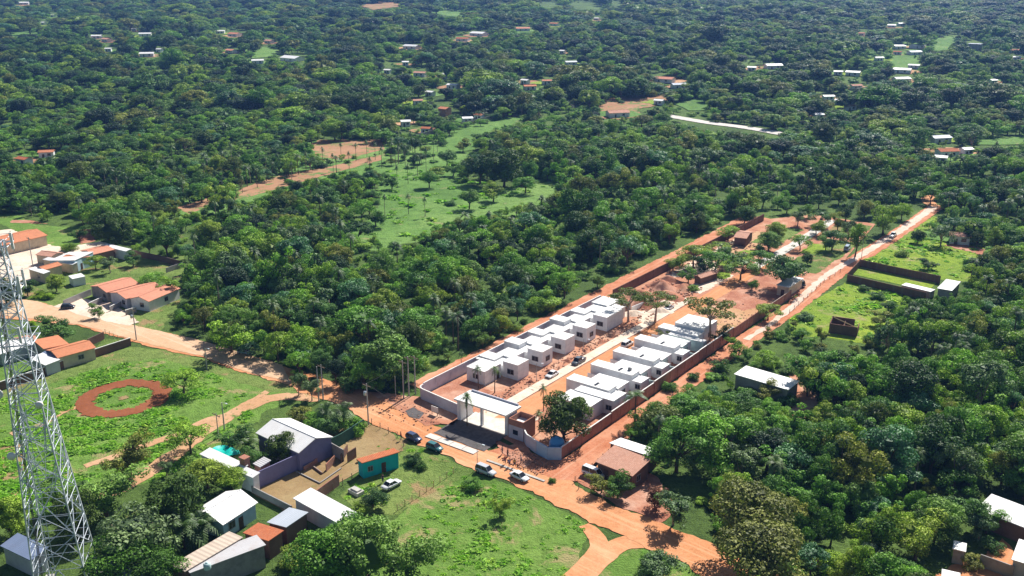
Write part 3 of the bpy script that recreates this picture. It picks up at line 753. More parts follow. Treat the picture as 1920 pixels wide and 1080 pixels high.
right_lab = ['white flat-roofed house second in the right row, with its roof reaching behind the round tree',
 'white flat-roofed house third in the right row, with a dark slot in its roof',
 'white flat-roofed house fourth in the right row, beside the car nosed into the houses',
 'white flat-roofed house fifth in the right row, with pale aqua rear walls']
s0s = [10.6, 20.5, 30.2, 40.2]
for i, s0 in enumerate(s0s):
    p = W(s0, 24.7); root = thing('row_house', right_lab[i], 'house', (p.x, p.y, 0), PHI, 'white houses in the right row of the compound')
    ox, oy = s0, 24.7
    block(root, s0, s0+3.2, 24.7, 35.4, 3.7, ox, oy)
    block(root, s0+3.25, s0+7.9, 28.3, 35.8, 3.05, ox, oy)
    block(root, s0-0.4, s0+3.1, 35.45, 37.9, 2.7, ox, oy)
    win_c(root, 't-', s0+1.6, 24.7, 1.3, 1.1, 1.2, ox, oy)
    win_c(root, 't-', s0+4.6, 28.3, 0.95, 2.1, 0, ox, oy, 'door')
    win_c(root, 's-', 37.0, s0-0.4, 1.1, 1.0, 1.2, ox, oy)
    win_c(root, 't+', s0+5.5, 35.8, 1.3, 1.0, 1.2, ox, oy)
    # roof light slot and water tank
    MB().box(0.5, 2.1, -(31.9-oy), -(31.4-oy), 3.825, 3.95).build('roof_light', M['glass'], root)
    MB().lathe([(0.01,3.825),(0.45,3.83),(0.47,4.3),(0.4,4.45),(0.01,4.5)], 12, (-(0-s0)-ox+2.2, -(33.5-oy), 0)).build('roof_tank', M['frame'] if i % 2 else M['glass'], root) if i == 1 else None
    # porch screen walls
    MB().box(8.31, 8.45, -(28.2-oy), -(24.9-oy), 0.1, 2.3).build('yard_wall', M['white_wall'], root)
    MB().box(3.3, 3.45, -(39.3-oy), -(36.2-oy), 0.1, 2.2).build('yard_wall', M['aqua_wall'], root)
    MB().box(3.46, 6.0, -(35.84-oy), -(35.8-oy), 0.3, 3.0).build('rear_cladding', M['aqua_wall'], root) if i > 0 else None
p = W(2.4, 28); root = thing('row_house', 'white flat-roofed house nearest the gate in the right row, half behind the round tree', 'house', (p.x, p.y, 0), PHI, 'white houses in the right row of the compound')
block(root, 2.4, 7.3, 28, 36, 3.2, 2.4, 28); block(root, 7.35, 10.0, 29, 38.6, 3.4, 2.4, 28); win_c(root, 's-', 37.4, 7.35, 1.3, 1.0, 1.2, 2.4, 28)
win_c(root, 's-', 31, 2.4, 1.5, 1.1, 1.2, 2.4, 28)
p = W(51.2, 24.9); root = thing('row_house', 'tallest white flat-roofed house at the far end of the right row', 'house', (p.x, p.y, 0), PHI, 'white houses in the right row of the compound')
block(root, 51.2, 54.4, 25.2, 36, 3.4, 51.2, 24.9); block(root, 54.6, 62, 28.1, 36, 4.2, 51.2, 24.9); block(root, 49.5, 51.15, 29, 38.4, 2.9, 51.2, 24.9, wmat='aqua_wall')
win_c(root, 't+', 58, 36, 1.6, 1.1, 1.4, 51.2, 24.9); win_c(root, 't-', 52.8, 25.2, 1.2, 1.1, 1.2, 51.2, 24.9)

# --- walls: each run of wall is a thing (> panel, capping, pillar)
def wall_run(name, label, pts, h, mat, capm=None, th=0.18, pillar=None, group=None, cat='wall'):
    c = pts[0]; root = thing(name, label, cat, (c.x, c.y, terr(c.x, c.y)), 0, group)
    wb, cb, pb = MB(), MB(), MB()
    for a, b_ in zip(pts[:-1], pts[1:]):
        a = Vector((a.x-c.x, a.y-c.y, 0)); b2 = Vector((b_.x-c.x, b_.y-c.y, 0)); d = (b2-a).normalized(); n = Vector((-d.y, d.x, 0))*th/2
        wb.prism([(a-n)[:2], (b2-n)[:2], (b2+n)[:2], (a+n)[:2]], 0, h)
        if capm:
            n2 = n*1.35; cb.prism([(a-n2)[:2], (b2-n2)[:2], (b2+n2)[:2], (a+n2)[:2]], h+0.002, h+0.12)
        if pillar:
            k = max(1, int((b2-a).length/pillar))
            for j in range(k+1):
                q = a.lerp(b2, j/k); m = n*1.9; e = d*0.17
                pb.prism([(q-m-e)[:2], (q-m+e)[:2], (q+m+e)[:2], (q+m-e)[:2]], 0, h-0.02)
    wb.build('panel', M[mat], root)
    if capm: cb.build('capping', M[capm], root)
    if pillar: pb.build('pillar', M[mat], root)
    return root
wall_run('boundary_wall', 'white perimeter wall behind the left row of white houses', [W(-8,0), W(-4,-0.1), W(65,0)], 2.8, 'lav_wall', 'cap', pillar=5)
wall_run('boundary_wall', 'long dark red brick wall running from the left row towards the far trees', [W(72,0), W(100,0), W(137,-0.3), W(180,-0.6)], 2.7, 'brick_dk', None, pillar=4)
arc = [W(-8,0)] + [W(-8.3-1.9*math.sin(R(a)), 1.8-1.8*math.cos(R(a))) for a in (20,45,70,90)] + [W(-11,8), W(-11.6,13.0)]
wall_run('boundary_wall', 'curved pale lavender wall left of the entrance gate', arc, 2.6, 'lav_wall', 'cap')
wall_run('boundary_wall', 'pale grey wall between the guardhouse and the blue corner', [W(-12.6,30.2), W(-14.0,31.8), W(-15.2,35.0)], 2.6, 'lav_wall', 'cap')
wall_run('boundary_wall', 'light blue wall forming the near corner of the compound', [W(-15.2,35.05), W(-16.1,38.2), W(-14.6,40.3)], 2.6, 'gate_blue', 'gate_blue')
for a_, b__, hh, lb in ((-14.4, 4, 2.5, 'lowest step of the red brick wall, next to the blue corner'), (4.05, 22, 2.75, 'red brick wall with white capping behind the round tree'),
                    (22.05, 44, 3.0, 'red brick wall with white capping behind the aqua yards'), (44.05, 63, 3.1, 'red brick wall beside the tallest white house'),
                    (63.05, 84, 2.8, 'red brick wall along the empty grassy plot'), (84.05, 101.5, 2.5, 'far end of the red brick wall, near the dark truck')):
    wall_run('boundary_wall', lb, [W(a_, 40.0), W(b__, 40.0)], hh, 'brick', 'cap' if a_ < 60 else None, pillar=3.5, group='brick wall sections of the compound')
wall_run('boundary_wall', 'grey block wall across the far end of the left row', [W(66,1), W(66,9)], 2.4, 'grey_wall')
wall_run('boundary_wall', 'low white wall beside the far house of the left row', [W(65.2,9.8), W(72.5,10.8)], 1.6, 'white_wall')

# --- gatehouse
p = W(-11.2, 20); root = thing('entrance_gate', 'white flat canopy over the compound entrance on pale pillars', 'gate', (p.x, p.y, 0), PHI)
MB().box(-2.6, 2.6, -6.6, 6.6, 4.7, 5.05).build('roof', M['white_slab'], root)
MB().box(2.35, 2.6, -6.0, 6.0, 5.053, 5.4).build('parapet', M['lav_wall'], root)
MB().box(-2.0, 2.0, 5.4, 6.3, 0.15, 4.697).build('pillar', M['white_wall'], root)
MB().box(-1.2, -0.7, 0.4, 0.9, 0.15, 4.697).build('pillar', M['white_wall'], root)
MB().box(-1.6, 1.6, -6.3, -5.6, 0.15, 4.697).build('pillar', M['white_wall'], root)
p = W(-11, 28.4); root = thing('guardhouse', 'small roofless guardhouse of raw brick right of the gate canopy', 'guardhouse', (p.x, p.y, 0), PHI)
wb = MB(); wb.box(-2.0, 2.0, -1.9, -1.7, 0.1, 4.2); wb.box(-2.0, 2.0, 1.5, 1.7, 0.1, 4.2); wb.box(-2.0, -1.8, -1.697, 1.497, 0.1, 4.2); wb.box(1.8, 2.0, -1.697, 1.497, 0.1, 4.2)
wb.build('wall', M['brick'], root)
MB().box(-2.05, -2.003, -1.9, 1.7, 0.1, 2.9).build('plaster_face', M['lav_wall'], root)
MB().box(-1.79, 1.79, -1.69, 1.49, 2.9, 3.05).build('slab', M['white_slab'], root)
MB().box(-2.09, -2.053, -0.6, 0.6, 1.1, 2.1).build('window', M['glass'], root)
p = W(-12.6, 37.9); root = thing('water_tank', 'light blue domed water tank behind the blue corner wall', 'water tank', (p.x, p.y, 0))
MB().lathe([(1.5,0.14),(1.55,1.0),(1.5,1.1),(1.55,1.2),(1.5,2.2),(1.35,2.7),(0.9,3.1),(0.35,3.3),(0.01,3.32)], 22).build('tank', M['tankblue'], root)
MB().lathe([(0.35,3.25),(0.38,3.45),(0.01,3.5)], 12).build('lid', M['tankblue'], root)
p = W(-14.2, 8.5); root = thing('notice_board', 'small white board standing before the lavender wall', 'sign', (p.x, p.y, 0), PHI)
MB().box(-0.05, 0.05, -0.9, 0.9, 0.8, 2.0).build('panel', M['cap'], root)
MB().box(-0.04, 0.04, -0.8, -0.72, 0, 0.797).build('leg', M['wood'], root); MB().box(-0.04, 0.04, 0.72, 0.8, 0, 0.797).build('leg', M['wood'], root)

# --- other near buildings
house('barn', 'large white gabled roof on purple walls beside the brown yard',
      P(479,812,4), P(560,850,4), P(617,816,4), 4.0, 'gx', 1.3, 'purple_wall', 'white_roof', 0.3, [('-y',-0.4,1.5,1.2,1.2)], 'barn')
wall_run('boundary_wall', 'long purple wall in shade between the barn and the brown yard', [P(612,856), P(560,881), P(474,921)], 3.3, 'purple_wall', None)
wall_run('boundary_wall', 'dark green screen wall behind the palms next to the barn', [P(612,850), P(640,836), P(683,808)], 2.6, 'green_sheet', None)
wall_run('boundary_wall', 'low brick wall at the near end of the brown yard', [P(473,924), P(500,938), P(548,962)], 1.4, 'grey_wall', None)
wall_run('boundary_wall', 'short red brick wall right of the brown yard', [P(595,940), P(615,925), P(636,910)], 2.2, 'brick', None)
wall_run('boundary_wall', 'grey block wall stub joining the barn to the yard', [P(617,850), P(645,866)], 2.6, 'grey_wall', None)
house('brick_shed', 'pale lean-to roof sunk between the purple wall and round tree', P(474,870,3.0), P(488,877,3.0), P(488,857,3.0), 3.0, 'sy', 0.3, 'brick', 'grey_roof2', 0.2, cat='shed')
house('open_shed', 'long white roof with an aqua tarpaulin beside it, below the trees', P(374,852,2.6), P(446,886,2.6), P(392,842,2.6), 2.6, 'sy', 0.3, 'white_wall', 'white_roof', 0.25, cat='shed')
house('open_shed', 'narrow white roof strip before the brick chimney', P(448,886,3.1), P(474,897,3.1), P(456,876,3.1), 3.1, 'sy', 0.2, 'white_wall', 'old_white', 0.2, cat='shed')
# tarpaulin draped over a frame
p = P(425, 866); b = MB(); n = 9
vs = [(-2.6+5.2*i/(n-1), -1.5+3.0*j/4, 2.3+0.5*math.sin(i*0.9)*math.cos(j*1.1)+0.25*math.sin(i*2.3+j)) for j in range(5) for i in range(n)]
b.add(vs, [(j*n+i, j*n+i+1, (j+1)*n+i+1, (j+1)*n+i) for j in range(4) for i in range(n-1)], 0, True)
root = thing('tarpaulin', 'bright aqua tarpaulin stretched on poles beside the white shed roof', 'tarpaulin', p, R(-38))
b.build('sheet', M['aqua_tarp'], root)
for sx in (-2.4, 2.4):
    for sy in (-1.3, 1.3): MB().tube([(sx,sy,0),(sx,sy,2.3)], 0.05).build('leg', M['wood'], root)
p = P(462, 897); root = thing('chimney_stack', 'square red brick chimney stack at the end of the purple wall', 'chimney', p, R(-35))
MB().box(-0.7,0.7,-0.6,0.6,0,4.2).build('shaft', M['brick'], root); MB().box(-0.8,0.8,-0.7,0.7,4.202,4.4).build('cap', M['brick'], root)
house('turquoise_house', 'turquoise house under an orange tiled roof beside the wire fence',
      P(679,872,3), P(750,851,3), P(700,852,3), 3.0, 'syn', 0.25, 'turq_wall', 'tile_red', 0.25, [('-y',0.15,0.9,2.1,0,'door'),('-y',-0.6,0.9,0.9,1.2)])
house('white_house', 'white gabled house with pale blue front wall, dark door and window',
      P(418,985,3), P(484,942,3), P(383,946,3), 3.0, 'gx', 1.3, 'blue_wall', 'white_roof', 0.35, [('-y',-0.5,1.3,1.2,1.2),('-y',0.05,1.0,2.2,0,'door')])
house('long_shed', 'long bright white flat roof partly covered by a big tree', P(549,935,3), P(635,983,3), P(582,918,3), 3.0, 'sy', 0.3, 'lav_wall', 'white_roof', 0.3, cat='shed')
house('brick_house', 'brick house under a plain pale grey metal roof', P(500,980,3), P(537,994,3), P(545,953,3), 3.0, 'sx', 0.35, 'brick_dk', 'grey_roof', 0.3)
house('brick_house', 'brick house under a small flat orange-red tiled roof', P(455,1000,3.2), P(504,1019,3.2), P(482,980,3.2), 3.2, 'sx', 0.3, 'brick_dk', 'tile_red', 0.25)
house('warehouse', 'big grey and beige ribbed roof at the bottom edge', P(356,1076,4), P(499,1023,4), P(321,1062,4), 4.0, 'flat', 0.0, 'grey_wall', 'grey_roof2', 0.25, cat='warehouse')
house('warehouse', 'beige striped lean-to roof behind the big grey roof', P(321,1061,4.1), P(430,998,4.1), P(352,1072,4.1), 4.15, 'sy', 0.1, 'brick_dk', 'tile_beige', 0.1, cat='warehouse')
house('white_house', 'pale lavender house with a blue-grey roof at the lower left edge', P(0,1024,3.2), P(58,1052,3.2), P(28,1003,3.2), 3.2, 'sy', 0.5, 'lav_wall', 'blue_roof', 0.3, [('-x',0,1.2,1.2,1.2)])
house('white_house', 'blue-grey roof cut by the bottom edge right of the lattice tower', P(190,1066,3), P(258,1096,3), P(212,1052,3), 3.0, 'gx', 0.8, 'lav_wall', 'blue_roof', 0.3)
# water tank on the warehouse roof
p = P(389, 1066, 4.2); root = thing('water_tank', 'round pale water tank standing on the grey warehouse roof', 'water tank', (p.x, p.y, 4.16))
MB().lathe([(0.5,0),(0.55,0.1),(0.55,0.8),(0.35,1.0),(0.01,1.02)], 14).build('tank', M['aqua_wall'], root); MB().lathe([(0.2,0.98),(0.2,1.1),(0.01,1.12)], 10).build('lid', M['aqua_wall'], root)

# --- left hamlet
g3 = 'three matching orange-roofed row houses by the road'
W3 = [('-y',0.6,1.2,1.1,1.1),('-x',0.3,1.2,1.1,1.1),('-x',-0.4,0.9,2.1,0,'door')]
house('tiled_house', 'leftmost of three matching orange-roofed houses by the road', P(168,537,3), P(200,549,3), P(225,519,3), 3.0, 'gy', 0.9, 'grey_wall', 'tile_y', 0.3, W3, group=g3)
house('tiled_house', 'middle of three matching orange-roofed houses by the road', P(204,549,3), P(236,561,3), P(270,528,3), 3.0, 'gy', 0.9, 'lav_wall', 'tile_y', 0.3, W3, group=g3)
house('tiled_house', 'rightmost of three matching orange-roofed houses, with a white side wall and window', P(242,560,3), P(279,566,3), P(313,537,3), 3.0, 'gy', 0.9, 'white_wall', 'tile_y', 0.3, [('-x',0.4,1.2,1.1,1.1),('-y',0.2,1.2,1.1,1.1),('+x',0.1,1.2,1.1,1.1)], group=g3)
for k, (a, b_) in enumerate((((168,578),(192,567)), ((207,585),(236,571)), ((236,592),(256,586)))):
    wall_run('garden_wall', ['low grey garden wall before the leftmost orange-roofed house','low grey garden wall before the middle orange-roofed house','low pale garden wall before the rightmost orange-roofed house'][k], [P(*a), P(*b_)], 1.5, 'grey_wall', 'cap')
wall_run('garden_wall', 'dark block wall left of the three orange-roofed houses', [P(120,575), P(150,562), P(172,553)], 1.8, 'grey_wall', None)
house('tiled_house', 'square orange roof beside the bushy roadside tree at the left', P(62,640,3), P(82,657,3), P(100,622,3), 3.0, 'syn', 0.2, 'cream_wall', 'tile', 0.25)
house('tiled_house', 'long orange roof next to the brick boundary wall', P(85,657,3), P(108,672,3), P(155,637,3), 3.0, 'gy', 0.8, 'cream_wall', 'tile', 0.3, [('+x',0.2,1.2,1.0,1.2),('-x',0.2,1.2,1.0,1.2)])
house('lean_to', 'white lean-to roof with a dark blue sheet below the long orange roof', P(54,672,2.6), P(85,686,2.6), P(78,661,2.6), 2.6, 'sy', 0.2, 'lav_wall', 'white_roof', 0.2, cat='shed')
house('lean_to', 'small dark blue roof sheet between the orange roof and the white lean-to', P(78,662,2.8), P(101,673,2.8), P(86,655,2.8), 2.8, 'sy', 0.2, 'lav_wall', 'blue_roof', 0.2, cat='shed')
house('tiled_house', 'faded pink tiled roof seen through the lattice tower', P(24,634,3), P(34,650,3), P(54,615,3), 3.0, 'gy', 0.7, 'white_wall', 'tile_old', 0.3)
house('white_house', 'white-walled house behind the tower at the left edge', P(-30,652,3), P(0,665,3), P(10,620,3), 3.0, 'gy', 0.7, 'lav_wall', 'white_roof', 0.3)
wall_run('boundary_wall', 'long dark brick wall between the orange roofs and the green field', [P(-40,745), P(0,733), P(80,706), P(160,676), P(246,648)], 2.0, 'brick_dk', 'cap')
wall_run('boundary_wall', 'brick wall stub right of the long orange roof', [P(166,650), P(196,636)], 2.0, 'brick_dk', None)
house('tiled_house', 'large salmon roof cut by the left edge', P(-34,450,3.5), P(4,461,3.5), P(36,427,3.5), 3.5, 'gy', 1.2, 'cream_wall', 'tile', 0.4, [('-x',0,1.4,1.2,1.2)])
house('tiled_house', 'orange roof with a white strip and a pale blue wall with door', P(108,487,3), P(140,492,3), P(122,474,3), 3.0, 'gx', 0.6, 'blue_wall', 'tile', 0.2)
house('white_house', 'pale blue two-room house with dark windows near the salmon roofs', P(140,490,3.6), P(176,474,3.6), P(112,478,3.6), 3.2, 'syn', 0.6, 'blue_wall', 'white_roof', 0.15, [('-y',-0.35,0.9,2.1,0.1,'door'),('-y',0.35,1.0,1.0,1.4)])
house('tiled_house', 'salmon roof beside the long white roof at the wood edge', P(150,470,3), P(175,478,3), P(185,459,3), 3.0, 'gy', 0.6, 'brick', 'tile_y', 0.3)
house('long_shed', 'thin curved-looking white roof touching the dark trees at the left', P(190,461,3), P(236,472,3), P(196,457,3), 3.0, 'sy', 0.2, 'white_wall', 'white_roof', 0.15, cat='shed')
house('tiled_house', 'small orange roof beside the dark yard tree', P(66,503,3), P(82,507,3), P(84,489,3), 3.0, 'gy', 0.6, 'cream_wall', 'tile', 0.25)
house('white_house', 'cream house with a white roof strip at the left', P(53,505,3), P(82,514,3), P(60,500,3), 3.0, 'sy', 0.2, 'cream_wall', 'white_roof', 0.15, [('-y',0.2,1,1,1.2)])
house('white_house', 'pale roof strip between the small orange roof and blue house', P(80,487,2.8), P(136,497,2.8), P(86,483,2.8), 2.8, 'sy', 0.2, 'cream_wall', 'old_white', 0.15)
house('tiled_house', 'pale pink roof behind the blue house', P(66,478,3), P(96,482,3), P(74,468,3), 3.0, 'gx', 0.6, 'cream_wall', 'tile_old', 0.25)
house('lean_to', 'small white slab roof on the grass beside the yard tree', P(128,518,2.3), P(136,524,2.3), P(150,512,2.3), 2.3, 'sy', 0.1, 'white_wall', 'white_roof', 0.1, cat='shed')
wall_run('boundary_wall', 'dark red brick wall behind the left hamlet gardens', [P(185,490), P(240,478), P(300,490), P(338,500)], 2.0, 'brick_dk', None)
wall_run('boundary_wall', 'low block wall at the edge of the wood near the left hamlet', [P(312,512), P(345,500)], 1.6, 'grey_wall', None)

# --- right side buildings
house('tiled_house', 'brown tiled house by the road with brick side wall', P(1116,866,3), P(1186,894,3), P(1135,838,3), 3.0, 'sy', 0.9, 'brick_dk', 'tile_old', 0.35, [('+x',-0.2,1.2,1.1,1.1),('-y',-0.5,1.0,2.1,0,'door')])
house('lean_to', 'white metal roof joined behind the brown tiled house', P(1142,838,3.2), P(1214,862,3.2), P(1181,828,3.2), 3.3, 'syn', 0.6, 'brick_dk', 'white_roof', 0.2, cat='shed')
house('long_shed', 'bright white flat-roofed building surrounded by forest', P(1376,702,3.2), P(1478,732,3.2), P(1395,687,3.2), 3.2, 'sy', 0.2, 'grey_wall', 'white_roof', 0.3, [('-y',0.3,2.0,1.0,1.5)], cat='shed')
house('white_house', 'square white roof at the far end of the walled plot', P(1757,541,3), P(1785,546,3), P(1768,523,3), 3.0, 'flat', 0, 'grey_wall', 'white_roof', 0.25)
wall_run('boundary_wall', 'dark brick wall along the back of the narrow walled plot', [P(1610,500), P(1680,515), P(1762,532)], 2.4, 'brick_dk', None, group=None)
wall_run('boundary_wall', 'dark brick wall along the front of the narrow walled plot', [P(1588,528), P(1660,545), P(1735,562)], 2.2, 'brick_dk', None)
wall_run('boundary_wall', 'short brick wall closing the street end of the walled plot', [P(1588,526), P(1610,502)], 2.3, 'brick_dk', None)
house('lean_to', 'low pale roof inside the walled plot', P(1690,535,2), P(1745,548,2), P(1695,530,2), 2.0, 'flat', 0, 'grey_wall', 'old_white', 0.1, cat='shed')
# brick ruin
p = P(1582, 622); root = thing('brick_ruin', 'roofless dark red brick ruin at the edge of the lime green field', 'ruin', p, R(-25))
wb = MB(); wb.box(-3.4,3.4,-2.6,-2.4,0,2.6); wb.box(-3.4,2.2,2.4,2.6,0,2.9); wb.box(-3.4,-3.2,-2.397,2.397,0,2.7); wb.box(3.2,3.4,-2.397,2.397,0,2.1); wb.box(-0.1,0.1,-2.397,2.397,0,2.3)
wb.build('wall', M['brick_dk'], root); MB().bar((-3,2.3,2.7),(2.8,-2.2,2.5),0.2).build('beam', M['wood_pale'], root)
# right bottom
house('long_shed', 'long blue-white metal roof cut by the right edge', P(1830,955,3), P(1925,992,3), P(1842,925,3), 3.0, 'sy', 0.4, 'brick_dk', 'old_white', 0.25, cat='shed')
house('lean_to', 'tiny white roof on a dark block shed at the lower right', P(1786,1030,2.5), P(1811,1036,2.5), P(1790,1015,2.5), 2.5, 'flat', 0, 'grey_wall', 'white_roof', 0.15, cat='shed')
house('white_house', 'bright white roof cut by the lower right edge', P(1896,1050,3), P(1935,1062,3), P(1912,1012,3), 3.0, 'flat', 0, 'lav_wall', 'white_roof', 0.25)
house('lean_to', 'white roof corner at the bottom edge on the right', P(1765,1088,2.5), P(1800,1096,2.5), P(1775,1070,2.5), 2.5, 'flat', 0, 'lav_wall', 'white_roof', 0.2, cat='shed')
wall_run('boundary_wall', 'dark block wall in shade at the lower right corner', [P(1835,1062), P(1898,1085)], 2.2, 'grey_wall', None)
# site huts in the far part of the compound
house('site_hut', 'pale cream hut under the spreading tree by the dark truck', P(1455,535,3), P(1480,540,3), P(1452,512,3), 3.0, 'flat', 0, 'cream_wall', 'old_white', 0.3, [('-y',0,1,2,0,'door')], cat='hut')
house('site_shelter', 'dark low shelter beside the red earth heaps', P(1300,518,2.2), P(1314,522,2.2), P(1322,504,2.2), 2.2, 'gy', 0.5, 'brick_dk', 'tile_old', 0.3, cat='shelter')
house('site_shelter', 'weathered dark wooden shelter behind the pale sandy patch', P(1375,445,3), P(1400,448,3), P(1385,432,3), 3.0, 'gx', 0.8, 'brick_dk', 'tile_old', 0.3, cat='shelter')
# half built walls in the brown yard
for k, (a, b_, hh, mt) in enumerate((((570,884),(590,872),1.0,'brick'), ((590,872),(612,856),1.1,'brick'), ((588,878),(604,890),0.5,'brick'), ((555,886),(600,908),0.35,'grey_wall'),
                                     ((600,908),(640,880),0.35,'grey_wall'), ((640,868),(652,848),1.7,'brick_dk'), ((652,868),(668,858),2.2,'brick_dk'), ((612,885),(628,868),1.6,'brick'))):
    wall_run('unfinished_wall', ['low red brick footing nearest the purple wall','red brick footing near the barn gable','short cross footing in the brown yard','grey foundation line along the near side of the brown yard',
      'grey foundation line along the right side of the brown yard','thin brick pier line by the barn gable','tall brick stub next to the turquoise house','stack of red brickwork in the middle of the brown yard'][k], [P(*a), P(*b_)], hh, mt, None, group='unfinished walls in the brown yard')
p = P(690, 862); root = tag(MB().box(-2.2,2.2,-0.3,0.3,0.3,0.75).build('timber_stack', M['wood_pale'], None, p, R(35)), 'stack of pale yellow boards behind the turquoise house', 'timber')
p = P(668, 925); b = MB(); b.box(-1.3,1.3,-0.8,0.8,0,0.7); b.box(-0.9,0.9,-0.5,0.5,0.703,0.95)
tag(b.build('trough', M['concrete'], None, p, R(-40)), 'grey concrete trough in the grass below the turquoise house', 'trough')

# ------------------------------------------------------------ far houses
def far_house(u, v, wpx, label, rmat='white_roof', wmat='white_wall', ang=None, name='far_house', dep=0.6, h=3.0, roof='gx', group=None):
    p = P(u, v, h); rnd = random.Random(u * 7 + v)
    q = P(u + 10, v, h); mpp = (q - p).length / 10
    L = max(6.0, wpx * mpp * 0.95); Wd = max(5.0, min(L * dep, 14)); a = R(ang if ang is not None else rnd.choice([-38, -30, -20, 8, 15]))
    d = Vector((math.cos(a), math.sin(a), 0)); n = Vector((-d.y, d.x, 0))
    A = p - d * L/2 - n * Wd/2
    return house(name, label, A, A + d * L, A + n * Wd, h, roof, Wd * 0.13, wmat, rmat, 0.4, [('-y',0.4,1.4,1.1,1.2),('-y',-0.4,1.0,2.1,0,'door')], group=group)
FAR = [
 (45,5,20,'white roof nearest the top left corner','white_roof'),(99,28,9,'tiny white roof below the top left corner roof','white_roof'),(82,42,12,'small white roof left of the far pink roof','white_roof'),
 (181,67,20,'white roof left of the pink roof in the far left hamlet','white_roof'),(200,73,22,'pink roof in the far left hamlet','tile_old'),(203,91,13,'pale roof just below the far pink roof','old_white'),
 (272,63,24,'wide pale roof in the middle of the far left hamlet','old_white'),(251,54,9,'speck of white roof above the wide pale roof','white_roof'),(275,100,28,'flat white roof among gardens at the far left','white_roof'),
 (299,92,9,'small bright white cube house next to the garden roof','white_roof'),(413,58,18,'white roof left of the far orange roof','white_roof'),(440,63,26,'bright orange roof in the far left trees','tile'),
 (433,94,24,'salmon roof beside the far yellow-green field','tile_y'),(483,113,24,'white shed left of the long bright barn roof','white_roof'),(548,108,46,'long bright white barn roof in the far left trees','white_roof'),
 (505,76,20,'dull red roof above the far barn','tile_old'),(45,297,32,'red-orange roof in the left forest','tile_red'),(87,284,30,'orange roof right of the red forest roof','tile'),
 (8,322,12,'orange roof corner at the left edge in the forest','tile'),(772,86,32,'white and blue roof in the far centre left trees','old_white'),(760,116,10,'small white house under the white and blue roof','white_roof'),
 (727,131,12,'small white roof left of a salmon roof in the far trees','white_roof'),(788,136,26,'brownish pink roof in the far centre','tile_old'),(835,139,9,'little white roof right of the brownish pink one','white_roof'),
 (850,159,26,'flat white roof above the orange two-storey house','white_roof'),(807,172,20,'white roof just left above the orange two-storey house','white_roof'),(783,188,20,'dusty pink roof left of the orange two-storey house','tile_old'),
 (760,227,12,'white roof at the near side of the far centre trees','white_roof'),(800,240,20,'red roof at the edge of the sloping meadow','tile_red'),(876,221,22,'white walled house with a yard by the meadow fence','white_roof'),
 (899,215,16,'small orange roof by the meadow fence','tile'),(868,72,26,'pinkish red roof in the far centre cluster','tile_red'),(898,62,34,'white roofs in the far centre cluster','white_roof'),
 (980,53,28,'pink roof right of the far centre cluster','tile_y'),(1040,44,20,'red roof high in the far centre','tile_red'),(1119,34,12,'bright white house standing alone in the far trees','white_roof'),
 (985,150,18,'white roof next to two orange roofs in the centre','white_roof'),(993,161,26,'orange roof, lower of the two in the centre','tile'),(1025,151,20,'pale orange roof, upper of the two in the centre','tile_y'),
 (1246,147,40,'long pink roof between dark trees','tile_y'),(1272,158,30,'dark roof right of the long pink roof','blue_roof'),(1158,210,44,'wide dark brown roof by the far road','tile_old'),
 (1236,188,20,'white-grey roof right above the far road','old_white'),(1410,126,18,'white roof, left part of a bright pair on the far right','white_roof'),(1450,122,34,'bright white roof, right part of a pair on the far right','white_roof'),
 (1572,134,18,'white roof with a dark tree before it','white_roof'),(1600,135,28,'wide white roof right of the dark round tree','white_roof'),(1605,160,24,'tan roof in the far right trees','tile_old'),
 (1553,180,24,'grey-white roof in the far right hollow','old_white'),(1576,188,20,'bright white roof in the far right hollow','white_roof'),(1594,198,22,'brown roof in the far right hollow','tile_old'),
 (1616,62,12,'pale pink gable in the far right distance','tile_y'),(1672,47,16,'thin white roof in the far right distance','white_roof'),(1690,44,16,'white roof, right of the thin one in the distance','white_roof'),
 (1686,86,24,'white roof above the lime clearing on the right','white_roof'),(1720,85,28,'white-blue roof above the lime clearing on the right','old_white'),(1683,97,16,'small red roof above the lime clearing','tile_red'),
 (1715,97,28,'blue-grey roof above the lime clearing','blue_roof'),(1648,108,18,'white roof left of the lime clearing','white_roof'),(1692,130,34,'white roof below the lime clearing','white_roof'),
 (1690,147,34,'long grey roof below the lime clearing','grey_roof'),(1714,122,22,'dark grey roof right below the lime clearing','grey_roof'),(1905,94,24,'pinkish roof near the right edge in the distance','tile_y'),
 (1907,107,16,'white roof near the right edge in the distance','white_roof'),(1776,282,42,'long pink-red roof in the right forest','tile_red'),(1765,294,14,'white roof below the long pink-red roof','white_roof'),
 (1762,257,42,'long dark roof with a pale ridge in the right forest','blue_roof'),(1812,279,16,'pale roof right of the long pink-red roof','old_white'),(1535,214,14,'pale roof sliver among right centre trees','old_white'),
 (1700,172,10,'tiny white hut in the right centre trees','white_roof'),(1070,116,24,'grey roof in the dark centre trees','grey_roof'),(1055,95,10,'tiny white roof in the dark centre trees','white_roof'),(1862,150,10,'tiny white wall in the far right trees','white_roof'),
 (1800,440,40,'dark shed roof hidden under trees beside the lime field','tile_old'),
]
for k_, (u, v, w_, lab, rm) in enumerate(FAR):
    far_house(u, v, w_ , lab, rm)
    q = P(u, v + 5); rr = 7 + w_ * .55 * (P(u+1, v)-P(u, v)).length
    ring = [q + Vector((rr*math.cos(i*.42), rr*.9*math.sin(i*.42), 0)) for i in range(15)]
    poly_obj('yard', [jagged(ring, 3.5, 5, k_)], M[('farmdirt', 'meadow', 'lime', 'track')[k_ % 4]], 0.22 + .004*k_)
r_ = far_house(834, 203, 22, 'tall orange brick two-storey house among the far trees', 'tile', 'brick', name='town_house', dep=0.9, h=7.0)
